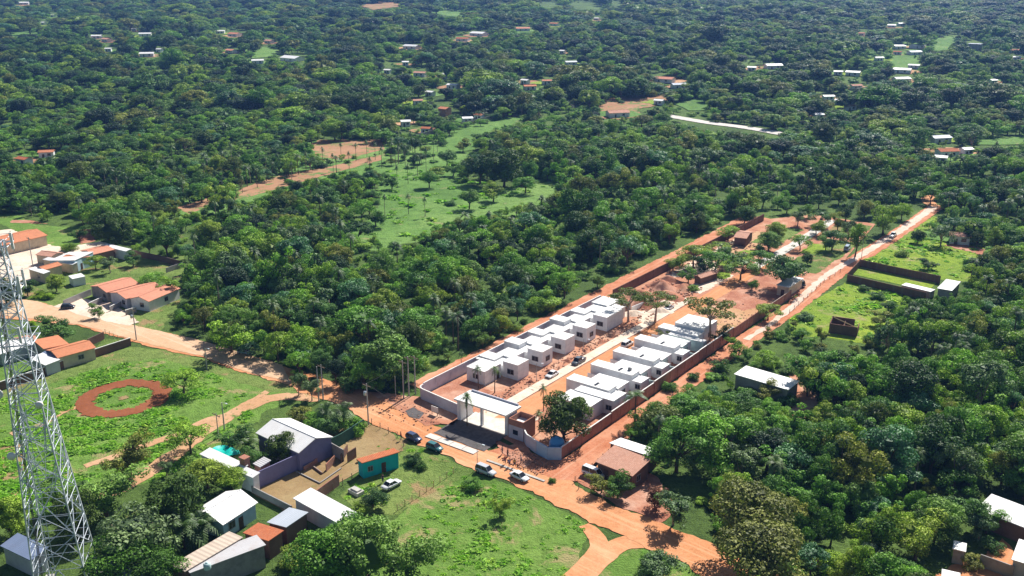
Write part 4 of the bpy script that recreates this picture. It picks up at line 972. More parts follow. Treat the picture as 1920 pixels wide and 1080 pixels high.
r_ = far_house(1829, 82, 24, 'blue-grey two-storey house standing out on the far right', 'blue_roof', 'grey_wall', name='town_house', dep=0.8, h=7.0, roof='flat')
ribbon('road', [P(1225,214), P(1265,220), P(1330,231), P(1400,240), P(1462,251), P(1520,262)], 9.0, M['paledeck'], 0.3, 0.5)
ribbon('path', [P(1130,188), P(1165,200), P(1190,215), P(1150,224)], 7, M['farmdirt'], 0.34, 1.5)
wall_run('boundary_wall', 'dark fence wall along the top of the sloping meadow', [P(775,262), P(850,242), P(958,214)], 2.5, 'grey_wall', None)

# ------------------------------------------------------------ vehicles
CARS = {}
def make_car(kind, col, matname):
    """body lofted along x (front = +x), cabin above it; parts: body, windows, wheel x4 (> rim), headlight x2, tail_light x2"""
    key = (kind, matname)
    Ls = {'hatch': 4.0, 'sedan': 4.5, 'suv': 4.7, 'pickup': 5.2, 'van': 4.9, 'truck': 6.5}[kind]; Wd = 1.8 if kind != 'truck' else 2.2
    hb = {'hatch': .86, 'sedan': .84, 'suv': .98, 'pickup': 1.02, 'van': 1.1, 'truck': 1.2}[kind]
    ht = {'hatch': 1.48, 'sedan': 1.42, 'suv': 1.75, 'pickup': 1.78, 'van': 2.0, 'truck': 2.3}[kind]
    h = Ls / 2
    st = [(-h, .42, hb*.80, .80), (-h+.15, .30, hb*.96, .93), (-h*.55, .26, hb, 1), (0, .25, hb, 1), (h*.45, .26, hb*.98, 1), (h-.55, .28, hb*.88, .96), (h-.12, .32, hb*.74, .88), (h, .42, hb*.6, .74)]
    bb = MB(); vs = []
    for x, z0, z1, wf in st:
        w = Wd/2*wf
        vs += [(x,-w*.92,z0),(x,-w,z0+.15),(x,-w,z1-.16),(x,-w*.86,z1),(x,w*.86,z1),(x,w,z1-.16),(x,w,z0+.15),(x,w*.92,z0)]
    n = 8; fs = [tuple(range(n))[::-1]] + [(i*n+k, i*n+(k+1)%n, (i+1)*n+(k+1)%n, (i+1)*n+k) for i in range(len(st)-1) for k in range(n)] + [tuple((len(st)-1)*n+k for k in range(n))]
    bb.add(vs, fs, 0, True)
    cab = {'hatch': (-h+.12, -h+.45, .35, 1.05), 'sedan': (-h+.75, -h+1.35, .35, 1.1), 'suv': (-h+.1, -h+.35, .5, 1.15), 'pickup': (-.55, -.35, .95, 1.5), 'van': (-h+.08, -h+.2, 1.1, 1.75), 'truck': (1.3, 1.4, 2.5, 2.9)}[kind]
    x0, x1, x2, x3 = cab; wb_, wt = Wd/2*.86, Wd/2*.7
    zb = hb - .02
    lo = [(x0,-wb_,zb),(x3,-wb_,zb),(x3,wb_,zb),(x0,wb_,zb)]; hi = [(x1,-wt,ht-.06),(x2,-wt,ht-.06),(x2,wt,ht-.06),(x1,wt,ht-.06)]
    gl = MB(); gl.add(lo + hi, [(0,1,5,4),(1,2,6,5),(2,3,7,6),(3,0,4,7)])
    bb.add([(x,y,ht-.058) for x,y,_ in hi] + [(x*.985+.0,y*.9,ht) for x,y,_ in hi], [(0,1,5,4),(1,2,6,5),(2,3,7,6),(3,0,4,7),(4,5,6,7)], 0, False)
    for sgn in (-1, 1):   # roof pillars
        for xa, xb in ((x0, x1), (x3, x2), ((x0+x3)/2, (x1+x2)/2)):
            bb.tube([(xa, sgn*(wb_+.012), zb), (xb, sgn*(wt+.012), ht-.05)], .045, 4, 0, smooth=False)
    if kind == 'pickup':
        bb.box(-h+.2, -.75, -Wd/2*.93, -Wd/2*.86, hb-.03, hb+.14); bb.box(-h+.2, -.75, Wd/2*.86, Wd/2*.93, hb-.03, hb+.14)
    if kind == 'truck':
        bb.box(-h+.1, 1.15, -1.12, 1.12, 1.0, 1.2); bb.box(-h+.1, 1.15, -1.12, -1.05, 1.203, 1.9); bb.box(-h+.1, 1.15, 1.05, 1.12, 1.203, 1.9)
    wr = .33 if kind in ('hatch','sedan') else .4
    wm = MB(); wm.lathe([(wr*.6,-.1),(wr*.95,-.11),(wr,-.06),(wr,.06),(wr*.95,.11),(wr*.6,.1)], 14)
    wm.v = [(x, z, y) for x, y, z in wm.v]
    rm = MB(); rm.lathe([(.01,-.1),(wr*.6,-.09),(wr*.6,.09),(.01,.1)], 10); rm.v = [(x, z, y) for x, y, z in rm.v]
    meshes = dict(body=bb.mesh('car_body', M[matname]), windows=gl.mesh('car_windows', M['glass']), wheel=wm.mesh('car_tyre', M['rubber']), rim=rm.mesh('car_rim', M['rim']),
                  headlight=MB().box(-.05,.03,-.16,.16,-.07,.07).mesh('headlight', M['lamp']), tail_light=MB().box(-.03,.05,-.14,.14,-.08,.08).mesh('tail_light', M['redlamp']))
    return meshes, h, Wd, wr, hb, zb
def car(kind, col, u, v, deg, label, cat='car', z=0.2, world_pt=None, name=None):
    if ('paint_'+col) not in M: M['paint_'+col] = paint(col+'_car_paint', PAINT[col])
    k = (kind, col)
    if k not in CARS: CARS[k] = make_car(kind, PAINT[col], 'paint_'+col)
    me, h, Wd, wr, hb, zb = CARS[k]
    p = P(u, v); r = thing(name or 'parked_car', label, cat, (p.x, p.y, z), R(deg), None)
    def part(nm, key, par, loc=(0,0,0)):
        o = bpy.data.objects.new(nm, me[key]); link(o, par); o.location = loc; return o
    r.scale = (.9, .9, .9)
    part('body', 'body', r); part('windows', 'windows', r)
    for sx in (-h*.62, h*.62):
        for sy in (-1, 1):
            w = part('wheel', 'wheel', r, (sx, sy*(Wd/2-.1), wr)); part('rim', 'rim', w, (0, sy*.03, 0))
    for sy in (-1, 1):
        part('headlight', 'headlight', r, (h-.09, sy*Wd*.29, hb*.62)); part('tail_light', 'tail_light', r, (-h+.06, sy*Wd*.33, hb*.72))
    return r
PAINT = {'white': (0.78,0.78,0.79), 'navy': (0.04,0.06,0.13), 'teal': (0.03,0.16,0.17), 'silver': (0.5,0.52,0.55), 'graphite': (0.09,0.11,0.13), 'bluish': (0.32,0.42,0.55), 'black': (0.02,0.022,0.03)}
car('hatch','navy',776,826,-41,'dark blue parked hatchback at the upper roadside by the wire fence')
car('hatch','teal',815,844,-38,'dark teal parked hatchback, second along the roadside grass')
car('suv','silver',911,889,-38,'silver parked SUV with a pale roof at the edge of the green field')
car('sedan','white',974,899,-43,'white parked sedan on the orange road near the group of people')
car('sedan','white',734,914,50,'white parked car on the grass next to the turquoise house')
car('pickup','graphite',1085,682,234,'dark grey pickup parked on the pale strip inside the compound')
car('sedan','white',1035,707,234,'white parked car on the compound street below the dark pickup')
car('suv','white',1176,650,54,'white car with dark windows parked against the right row of houses')
car('sedan','silver',1254,581,54,'silver car parked beyond the houses on the compound street')
car('hatch','bluish',459,664,-20,'light blue-white parked car in tree shade on the left road')
car('van','white',1112,895,-40,'white van half hidden by bushes beside the brown tiled house', 'van', name='parked_van')
car('truck','black',1492,540,20,'dark flatbed truck at the far end of the brick wall','truck', name='parked_truck')
car('van','bluish',1588,470,60,'blue-white van under the trees beside the sandy lane', 'van', name='parked_van')
car('pickup','white',1674,445,54,'whitish pickup in tree shade on the sandy lane', 'pickup')
car('hatch','black',128,579,10,'black car parked by the dark block wall at the left road')

# ------------------------------------------------------------ people
def person(u, v, deg, shirt, label, pose=0, z=0.2):
    if shirt not in M: M[shirt] = plain(shirt + '_shirt', SH[shirt], 0.85, var=0.06)
    p = P(u, v); r = thing('person', label, 'person', (p.x, p.y, z), R(deg))
    s = 0.18 * (1 if pose else 0.35)
    hipz, shz = .92, 1.42
    J = {'pel': (0,0,hipz), 'ch': (0,0,1.22), 'nk': (0,0,1.5), 'hd': (.015,0,1.62), 'top': (.01,0,1.73)}
    def skin(name, pts, edges, rad, mat, par, root=0):
        me = bpy.data.meshes.new(name); bm = bmesh.new(); sk = bm.verts.layers.skin.verify()
        vv = [bm.verts.new(q) for q in pts]
        for i, q in enumerate(rad): vv[i][sk].radius = (q, q)
        vv[root][sk].use_root = True
        for e in edges: bm.edges.new((vv[e[0]], vv[e[1]]))
        bm.to_mesh(me); bm.free(); me.materials.append(mat)
        o = bpy.data.objects.new(name, me); link(o, par)
        o.modifiers.new('s', 'SKIN'); sb = o.modifiers.new('u', 'SUBSURF'); sb.levels = 1; sb.render_levels = 1
        return o
    arm = .2 if pose != 2 else .35
    pts = [J['pel'], J['ch'], (0,0,1.4), J['nk'], J['hd'], J['top']]
    ed = [(0,1),(1,2),(2,3),(3,4),(4,5)]; rad = [.13,.14,.12,.055,.095,.07]
    for sg in (-1, 1):
        b0 = len(pts); pts += [(0,sg*.1,.86),(sg*s*.6+.03,sg*.1,.48),(sg*s,sg*.1,.08),(sg*s+.14,sg*.11,.04)]
        ed += [(0,b0),(b0,b0+1),(b0+1,b0+2),(b0+2,b0+3)]; rad += [.09,.06,.04,.035]
        b1 = len(pts); pts += [(0,sg*.19,1.4),(-sg*s*.4,sg*.25,1.12),(-sg*s*.6+arm*.6,sg*.24,.9),(-sg*s*.6+arm*.75,sg*.24,.8)]
        ed += [(2,b1),(b1,b1+1),(b1+1,b1+2),(b1+2,b1+3)]; rad += [.06,.045,.033,.035]
    skin('body', pts, ed, rad, M['skin'], r)
    spts = [(0,0,.9),(0,0,1.2),(0,0,1.42)]; sed = [(0,1),(1,2)]; srad = [.155,.165,.13]
    for sg in (-1, 1):
        b1 = len(spts); spts += [(0,sg*.2,1.41),(-sg*s*.3,sg*.245,1.17)]; sed += [(2,b1),(b1,b1+1)]; srad += [.075,.065]
    skin('shirt', spts, sed, srad, M[shirt], r)
    tp = [(0,0,.93)]; te = []; tr = [.15]
    for sg in (-1, 1):
        b0 = len(tp); tp += [(0,sg*.1,.85),(sg*s*.6+.03,sg*.1,.48),(sg*s,sg*.1,.13)]; te += [(0,b0),(b0,b0+1),(b0+1,b0+2)]; tr += [.105,.08,.06]
    skin('trousers', tp, te, tr, M['denim'], r)
    MB().lathe([(.01,.12),(.07,.1),(.108,.03),(.1,-.03),(.06,-.05)], 12, (-.005,0,1.66)).build('hair', M['hair'], r)
SH = {'red': (.35,.06,.05), 'white': (.7,.7,.7), 'blue': (.06,.12,.35), 'grey': (.25,.25,.27), 'yellow': (.5,.38,.08), 'black': (.03,.03,.04)}
SH = {k + '_cloth': v for k, v in SH.items()}
person(942,853,200,'grey_cloth','person in grey shirt, farthest back in the roadside group',0)
person(952,858,150,'black_cloth','person in dark shirt standing beside the one in grey',0)
person(947,872,60,'red_cloth','person in red shirt at the left front of the roadside group',1)
person(955,877,90,'blue_cloth','person in blue shirt in the middle of the roadside group',0)
person(965,877,120,'yellow_cloth','person in yellowish shirt nearest the white sedan',1)
person(977,870,190,'white_cloth','person in white shirt at the right of the roadside group',2)
person(718,905,240,'black_cloth','person in dark clothes at the door of the turquoise house',0,0.1)
person(752,826,20,'red_cloth','person in red shirt behind the dark blue car',0)

# ------------------------------------------------------------ poles and lamps
def upole(u, v, h, label, kind=0, rad=0.16, deg=-40, name='utility_pole', group=None):
    p = P(u, v); r = thing(name, label, 'pole', (p.x, p.y, terr(p.x, p.y)), R(deg), group)
    MB().tube([(0,0,0),(0,0,h)], [rad, rad*.65], 8).build('shaft', M['pole'], r)
    if kind in (1, 2):
        MB().box(-1.2,1.2,-.06,.06,h-.55,h-.42).build('crossarm', M['wood'], r)
        for x in (-1.1,-.4,.4,1.1): MB().lathe([(.05,0),(.07,.08),(.04,.2),(.01,.22)], 8, (x,0,h-.419)).build('insulator', M['insul'], r)
    if kind == 2:
        MB().lathe([(.01,0),(.3,.02),(.3,.75),(.25,.85),(.01,.9)], 12, (0,-.5,h-2.4)).build('transformer', M['steel'], r)
        MB().box(-.06,.06,-.5,0,h-1.6,h-1.5).build('bracket', M['steel'], r)
    if kind == 3:
        MB().tube([(0,0,h-.2),(.5,0,h+.15),(1.5,0,h+.25)], .04, 6).build('arm', M['steel'], r)
        MB().box(1.3,1.9,-.12,.12,h+.2,h+.32).build('lamp_head', M['steel'], r)
    return r, Vector((p.x, p.y, h))
tops = {}
_, tops['a'] = upole(757,748,9.0,'left of the three tall poles at the lavender wall',1)
_, tops['b'] = upole(767,743,9.3,'middle of the three tall poles at the lavender wall',1)
_, tops['c'] = upole(779,739,9.0,'right of the three tall poles at the lavender wall',1)
_, tops['d'] = upole(691,797,9.2,'pole with a transformer at the corner of the brown yard',2)
_, tops['e'] = upole(598,752,8.0,'left pole of the pair beside the road bend',0)
_, tops['f'] = upole(606,750,8.2,'right pole of the pair beside the road bend',1)
_, tops['g'] = upole(421,806,6.0,'dark street lamp pole on the grass above the aqua tarpaulin',3)
_, tops['h'] = upole(410,822,5.5,'wooden pole with a crossarm left of the aqua tarpaulin',1,0.12)
_, tops['i'] = upole(388,692,5.2,'lamp pole at the road edge above the ring track',3)
_, tops['j'] = upole(256,638,8.4,'white pole in front of the orange-roofed row houses',2)
_, tops['k'] = upole(895,879,5.2,'thin pole beside the silver SUV',3,0.07)
_, tops['l'] = upole(1006,716,4.6,'short lamp post before the left row, by the white car',3,0.07,name='street_lamp')
_, tops['m'] = upole(1093,669,4.6,'lamp post before the left row, by the dark pickup',3,0.07,name='street_lamp')
_, tops['n'] = upole(742,745,5,'short thin pole left of the three tall poles',0,0.09)
_, tops['o'] = upole(62,500,9.5,'brown pole with crossarms in the left hamlet yard',1)
_, tops['p'] = upole(1615,485,8,'leaning slim pole beside the sandy lane',1,0.1)
def cable(a, b_, sag, label, grp='overhead cables along the road'):
    m = MB(); pts = [a.lerp(b_, i/14) - Vector((0,0,sag*4*(i/14)*(1-i/14))) for i in range(15)]
    m.tube(pts, 0.022, 3, cap=False)
    tag(m.build('power_cable', M['wire']), label, 'cable', grp)
cable(tops['d'], tops['f'], .6, 'cable from the transformer pole to the pair of poles')
cable(tops['d'], tops['a'], .4, 'cable from the transformer pole to the three tall poles')
cable(tops['i'], tops['j'], .9, 'cable above the left road between lamp pole and white pole')
cable(tops['d'], tops['k'], .9, 'cable from the transformer pole to the thin pole')
for dz in (0, 1.6):
    A_, B_ = P(-40, 272, 10+dz), P(420, 200, 10+dz); cable(A_, P(160, 240, 9+dz), 1.2, 'upper far power line cable over the left forest' if dz else 'lower far power line cable over the left forest', 'far power line'); 
    m_ = tag(MB().tube([P(160,240,9+dz), P(400,192,9+dz)], .05, 3).build('power_cable', M['wire']), 'upper far power line cable towards the centre' if dz else 'lower far power line cable towards the centre', 'cable', 'far power line')

# ------------------------------------------------------------ wire fences (> posts, wires)
def wfence(label, pts, h=1.2, gap=2.2, mat='wood', rail=None):
    c = pts[0]; r = thing('wire_fence', label, 'fence', (c.x, c.y, 0)); w = MB(); k_ = 0
    for a, b_ in zip(pts[:-1], pts[1:]):
        a = a - c; b2 = b_ - c; n = max(1, int((b2-a).length/gap))
        for i in range(n):
            q = a.lerp(b2, i/n); dx = 0.05*math.sin(i*2.1)
            MB().tube([(q.x,q.y,0),(q.x+dx,q.y,h)], 0.07, 5).build('post', M[mat], r)
        for z in (.4,.75,1.1): w.tube([(a.x,a.y,z*h/1.2),(b2.x,b2.y,z*h/1.2)], .012 if not rail else .03, 3, cap=False)
    w.build('wire', M['wire' if not rail else rail], r)
wfence('wire fence around the brown yard along the road', [P(697,797), P(745,822), P(757,838), P(752,853)], 1.5)
wfence('wire fence between the brown yard and the car by the turquoise house', [P(625,920), P(660,900), P(682,888)], 1.4)
wfence('post and wire fence along the upper edge of the bright green field', [P(745,958), P(800,922), P(850,888), P(858,882)], 1.3, 1.6, 'wood_pale')
wfence('wire fence with leafy posts along the side lane by the brown tiled house', [P(1078,905), P(1110,880), P(1150,845), P(1185,815)], 1.3, 2.0)
wfence('low fence between the road and the bushes by the brown tiled house', [P(1085,918), P(1130,940), P(1172,960)], 1.1, 2.5)
wfence('wire fence at the near left corner of the brown yard', [P(548,962), P(575,975), P(600,962)], 1.4)
wfence('fence beside the sandy lane along the lime field', [P(1480,588), P(1545,530), P(1585,505)], 1.2, 4)
wfence('pale frame fence by the brick wall end near the left road', [P(198,628), P(222,640), P(244,646)], 1.6, 1.8, 'wood_pale')

# ------------------------------------------------------------ lattice tower
def make_tower():
    c = P(132, 1106); r = thing('lattice_tower', 'tall galvanised steel lattice mast with antennas at the left edge', 'tower', (c.x, c.y, 0), R(12 + 0))
    Ht = 54.0; B0, B1 = 3.7, 0.75
    hw = lambda z: B0 + (B1 - B0) * (z / Ht)
    cor = [(-1,-1),(1,-1),(1,1),(-1,1)]
    zs = [0]; 
    while zs[-1] < Ht - 1.5: zs.append(zs[-1] + max(1.3, hw(zs[-1]) * 1.55))
    zs[-1] = Ht
    for sx, sy in cor:
        MB().bar((sx*B0,sy*B0,0), (sx*B1,sy*B1,Ht), 0.17).build('leg', M['steel'], r)
        MB().box(sx*B0-.6, sx*B0+.6, sy*B0-.6, sy*B0+.6, 0, .35).build('footing', M['concrete'], r)
    for f in range(4):
        a, b_ = cor[f], cor[(f+1) % 4]; m = MB(); w = MB()
        for i in range(len(zs)-1):
            z0, z1 = zs[i], zs[i+1]; h0, h1 = hw(z0), hw(z1)
            A0 = Vector((a[0]*h0,a[1]*h0,z0)); B0_ = Vector((b_[0]*h0,b_[1]*h0,z0)); A1 = Vector((a[0]*h1,a[1]*h1,z1)); B1_ = Vector((b_[0]*h1,b_[1]*h1,z1))
            m.bar(A1, B1_, .07)
            if i % 2 or z0 > 20: m.bar(A0, B1_, .09); m.bar(B0_, A1, .09)
            else:
                mid = (A1 + B1_)/2; m.bar(A0, mid, .12); m.bar(B0_, mid, .12)
            X = (A0 + B1_ + B0_ + A1)/4
            if z0 < 34:
                if i % 2:
                    w.bar((A0+A1)/2, X, .07); w.bar((B0_+B1_)/2, X, .07); w.bar(A0.lerp(A1,.25), A0.lerp(B1_,.25), .06); w.bar(B0_.lerp(B1_,.25), B0_.lerp(A1,.25), .06)
                    w.bar(A0.lerp(A1,.75), B0_.lerp(A1,.75), .06); w.bar(B0_.lerp(B1_,.75), A0.lerp(B1_,.75), .06)
                else:
                    for t in (.33,.66): w.bar(A0.lerp(A1,t), A0.lerp(mid,t), .06); w.bar(B0_.lerp(B1_,t), B0_.lerp(mid,t), .06)
                    w.bar(A0.lerp(A1,.66), A0.lerp(mid,.33), .06); w.bar(B0_.lerp(B1_,.66), B0_.lerp(mid,.33), .06)
        m.build('bracing', M['steel'], r); w.build('secondary_bracing', M['steel'], r)
    # cable ladder inside one face
    l = MB()
    for z in range(0, 56, 1):
        q = -hw(z)*.2; l.bar((q-.25,-hw(z)+.12,z),(q+.25,-hw(z)+.12,z),.05)
    l.bar((-B0*.2-.25,-B0+.12,0),(-B1*.2-.25,-B1+.12,56),.07); l.bar((-B0*.2+.25,-B0+.12,0),(-B1*.2+.25,-B1+.12,56),.07)
    l.build('ladder', M['steel'], r)
    k = MB()
    for i in range(4): k.tube([(-B0*.72+i*.09,-B0+.2,0),(-B1*.72+i*.09,-B1+.2,54)], .04, 4)
    k.build('feeder_cable', M['wire'], r)
    # platforms and antennas
    for z in (40.0, 47.5, 53.5):
        q = hw(z)+.9; pm = MB()
        for s in (-1, 1): pm.bar((-q,s*q,z),(q,s*q,z),.1); pm.bar((s*q,-q,z),(s*q,q,z),.1); pm.bar((-q,s*q,z+1),(q,s*q,z+1),.06); pm.bar((s*q,-q,z+1),(s*q,q,z+1),.06)
        for sx, sy in cor: pm.bar((sx*hw(z),sy*hw(z),z),(sx*q,sy*q,z),.1); pm.bar((sx*q,sy*q,z),(sx*q,sy*q,z+1),.07)
        pm.build('platform', M['steel'], r)
    for (x, y, z, hh) in ((2.2,-1.6,46.9,2.6),(2.1,1.2,47.2,2.4),(-1.9,-2.0,47.1,2.4),(2.0,-.2,52.9,2.2),(.4,-2.1,53,2.2),(-1.8,.8,53,2.2),(1.2,-2.3,40.4,2.2)):
        an = MB(); an.box(x-.16,x+.16,y-.1,y+.1,z,z+hh); o = an.build('antenna', M['cap'], r)
        MB().bar((x,y+.16,z-.4),(x,y+.16,z+hh+.2),.08).build('mount', M['steel'], o)
    for (x, y, z, rr) in ((-3.2,-1.8,33.2,.75),(-2.9,-2.6,24.2,.55),(2.0,-2.6,31.5,.5)):
        d = MB(); d.lathe([(.01,0),(rr*.6,.05),(rr,.22),(rr,.5),(.01,.55)], 18); d.v = [(x+a, y-c_, z+b2) for a, b2, c_ in d.v]
        o = d.build('dish', M['cap'], r); MB().bar((x,y,z),(x*.8,-hw(z)*.9,z),.12).build('mount', M['steel'], o)
make_tower()

def lean_tower():
    # the mast leans slightly outwards as it tapers (towards the left edge)
    for o in KIDS['lattice_tower'] + [q for k in KIDS['lattice_tower'] for q in KIDS.get(k.name, [])]:
        for v in o.data.vertices:
            v.co.x -= 2.0 * v.co.z / 54 * .98; v.co.y += 2.0 * v.co.z / 54 * .2
lean_tower()

# ------------------------------------------------------------ trees
def cloud(lobes, n_per, size, rng, up=0.35, droop=0.0):
    """leaf-clump faces over a set of lobes; returns verts (N*4,3), tint per face"""
    V = []; T = []
    for (c, r) in lobes:
        n = int(n_per * (r[0]*r[1]*r[2]) ** (2/3.))
        d = rng.normal(size=(n, 3)); d[:, 2] += up; d /= np.linalg.norm(d, axis=1)[:, None]
        pos = np.array(c) + d * np.array(r) * rng.uniform(.72, 1.08, (n, 1))
        nr = d * 1.0 + rng.normal(size=(n, 3)) * .55; nr[:, 2] += .25; nr /= np.linalg.norm(nr, axis=1)[:, None]
        a = np.cross(nr, rng.normal(size=(n, 3))); a /= np.linalg.norm(a, axis=1)[:, None]; b = np.cross(nr, a)
        s = size * rng.uniform(.55, 1.25, (n, 1)); k = rng.uniform(.45, .8, (n, 1))
        q = np.stack([pos - a*s, pos - b*s*k + nr*s*.15, pos + a*s - nr*s*.1, pos + b*s*k + nr*s*.15], 1)
        V.append(q.reshape(-1, 3)); T.append(np.clip(rng.normal(.5, .22, n) + rng.normal(0, .2), 0, 1))
    return np.concatenate(V), np.concatenate(T)

def mesh_from(name, V, faces_per, T, mats, extra=None):
    nf = len(V) // 4
    me = bpy.data.meshes.new(name)
    verts = V; nv0 = len(verts)
    ev, ef = (extra.v, extra.f) if extra else ([], [])
    me.vertices.add(nv0 + len(ev)); allv = np.concatenate([verts.reshape(-1), np.array(ev, dtype=float).reshape(-1)]) if len(ev) else verts.reshape(-1)
    me.vertices.foreach_set('co', allv.astype(np.float32))
    loops = list(range(nv0)); starts = list(range(0, nv0, 4)); totals = [4]*nf
    for f in ef:
        starts.append(len(loops)); totals.append(len(f)); loops += [nv0 + i for i in f]
    me.loops.add(len(loops)); me.loops.foreach_set('vertex_index', loops)
    me.polygons.add(len(starts)); me.polygons.foreach_set('loop_start', starts); me.polygons.foreach_set('loop_total', totals)
    mi = [0]*nf + [1]*len(ef); me.polygons.foreach_set('material_index', mi)
    for m in mats: me.materials.append(m)
    at = me.attributes.new('tint', 'FLOAT', 'FACE'); at.data.foreach_set('value', np.concatenate([T, np.full(len(ef), .5)]).astype(np.float32))
    me.update(calc_edges=True); me.validate(); return me

def core_blob(mb, c, r, rng):
    """rough inner mass of twigs and leaves so a crown is not hollow"""
    n, k = 10, 6; vs = []
    for j in range(k + 1):
        ph = math.pi * j / k
        for i in range(n):
            th = 2*math.pi*i/n; w = rng.uniform(.4, .74)
            vs.append((c[0]+r[0]*w*math.sin(ph)*math.cos(th), c[1]+r[1]*w*math.sin(ph)*math.sin(th), c[2]+r[2]*w*math.cos(ph)))
    mb.add(vs, [(j*n+i, (j+1)*n+i, (j+1)*n+(i+1)%n, j*n+(i+1)%n) for j in range(k) for i in range(n)])

def broad(seed, shape='round', detail=1.0, leaf='mix', bark='bark'):
    """unit tree: 10 m high, crown about 9 m wide. returns crown mesh, trunk mesh, joined mesh"""
    rng = np.random.default_rng(seed); lobes = []
    def add(x, y, z, r, fz=.8): lobes.append(((x, y, z), (r, r*rng.uniform(.85, 1.15), r*fz)))
    if shape == 'round':        # dense dome
        for i in range(26):
            a = rng.uniform(0, 2*math.pi); e = math.asin(rng.uniform(-.25, 1)); rr = rng.uniform(2.7, 3.4)
            add(rr*math.cos(e)*math.cos(a), rr*math.cos(e)*math.sin(a), 5.6+rr*1.0*math.sin(e), rng.uniform(1.0, 1.7))
        core = [((0,0,5.6),(3.3,3.3,3.2))]
    elif shape == 'mango':      # compact dome hanging almost to the ground
        for i in range(44):
            a = rng.uniform(0, 2*math.pi); e = math.asin(rng.uniform(-.75, 1)); rr = rng.uniform(.82, 1.0)
            add(3.6*rr*math.cos(e)*math.cos(a), 3.6*rr*math.cos(e)*math.sin(a), 5.2+3.9*rr*math.sin(e), rng.uniform(.8, 1.25), .85)
        core = [((0,0,5.2),(3.7,3.7,4.1))]
    elif shape == 'wide':       # spreading, lumpy, gaps
        for i in range(24):
            a = rng.uniform(0, 2*math.pi); rr = 4.3*math.sqrt(rng.uniform(0.02, 1)); 
            add(rr*math.cos(a), rr*math.sin(a), 8.5-rr*rr*.2+rng.uniform(-1.6,.4), rng.uniform(.8, 1.7), .66)
        core = [((0,0,6.9),(3.0,3.0,1.4))]
    elif shape == 'irregular':
        cs = [(rng.uniform(-2.6,2.6), rng.uniform(-2.6,2.6), rng.uniform(3.4,8.2)) for _ in range(6)]
        for i in range(30):
            c = cs[i % 6]; add(c[0]+rng.normal(0,1.0), c[1]+rng.normal(0,1.0), c[2]+rng.normal(0,.8), rng.uniform(.7, 1.5))
        core = [((c[0],c[1],c[2]-.2),(1.5,1.5,1.4)) for c in cs]
    elif shape == 'umbrella':
        for i in range(22):
            a = rng.uniform(0, 2*math.pi); rr = 4.6*math.sqrt(rng.uniform(0.05, 1))
            add(rr*math.cos(a), rr*math.sin(a), 8.8-rr*.2+rng.uniform(-.7,.35), rng.uniform(.9, 1.5), .5)
        core = []
    elif shape == 'low':        # scrub and bushes, foliage to the ground
        for i in range(22):
            a = rng.uniform(0, 2*math.pi); rr = 3.6*math.sqrt(rng.uniform(0, 1))
            add(rr*math.cos(a), rr*math.sin(a), rng.uniform(.8, 7.6-rr*.9), rng.uniform(1.0, 1.9), .9)
        core = [((0,0,3.4),(3.0,3.0,3.4))]
    elif shape == 'tall':
        for i in range(26):
            z = rng.uniform(3.5, 9.3); rr = 2.2*math.sin(math.pi*min(1,(z-2.6)/7.4))**.7*rng.uniform(.4,1.1); a = rng.uniform(0, 2*math.pi)
            add(rr*math.cos(a), rr*math.sin(a), z, rng.uniform(.8, 1.3))
        core = [((0,0,6.2),(1.7,1.7,3.2))]
    V, T = cloud(lobes, 46*detail, .34/math.sqrt(detail), rng)
    tr = MB()
    zt = 1.5 if shape in ('low', 'mango') else (2.5 if shape != 'umbrella' else 5.0)
    lean = rng.uniform(-.25,.25,2)
    tr.tube([(0,0,-.3),(lean[0]*.4,lean[1]*.4,zt*.5),(lean[0],lean[1],zt)], [.32,.24,.2], 7)
    idx = rng.choice(len(lobes), min(9, len(lobes)), replace=False)
    for i in idx:
        c = lobes[i][0]; m = ((c[0]+lean[0])*.45, (c[1]+lean[1])*.45, zt+(c[2]-zt)*.62)
        tr.tube([(lean[0],lean[1],zt-.1), m, (c[0]*.95,c[1]*.95,c[2]-.2)], [.15,.1,.04], 5)
    co = MB()
    for c, r in core: core_blob(co, c, r, rng)
    # crown = leaves + inner mass (same leaf material)
    cv = np.array(co.v, dtype=float).reshape(-1, 3) if co.v else np.zeros((0,3))
    if len(cv):
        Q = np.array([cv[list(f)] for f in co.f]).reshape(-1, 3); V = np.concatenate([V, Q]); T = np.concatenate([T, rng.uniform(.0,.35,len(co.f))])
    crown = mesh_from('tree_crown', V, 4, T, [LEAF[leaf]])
    trunk = tr.mesh('tree_trunk', M[bark])
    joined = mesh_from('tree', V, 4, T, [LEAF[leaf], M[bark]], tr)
    return crown, trunk, joined

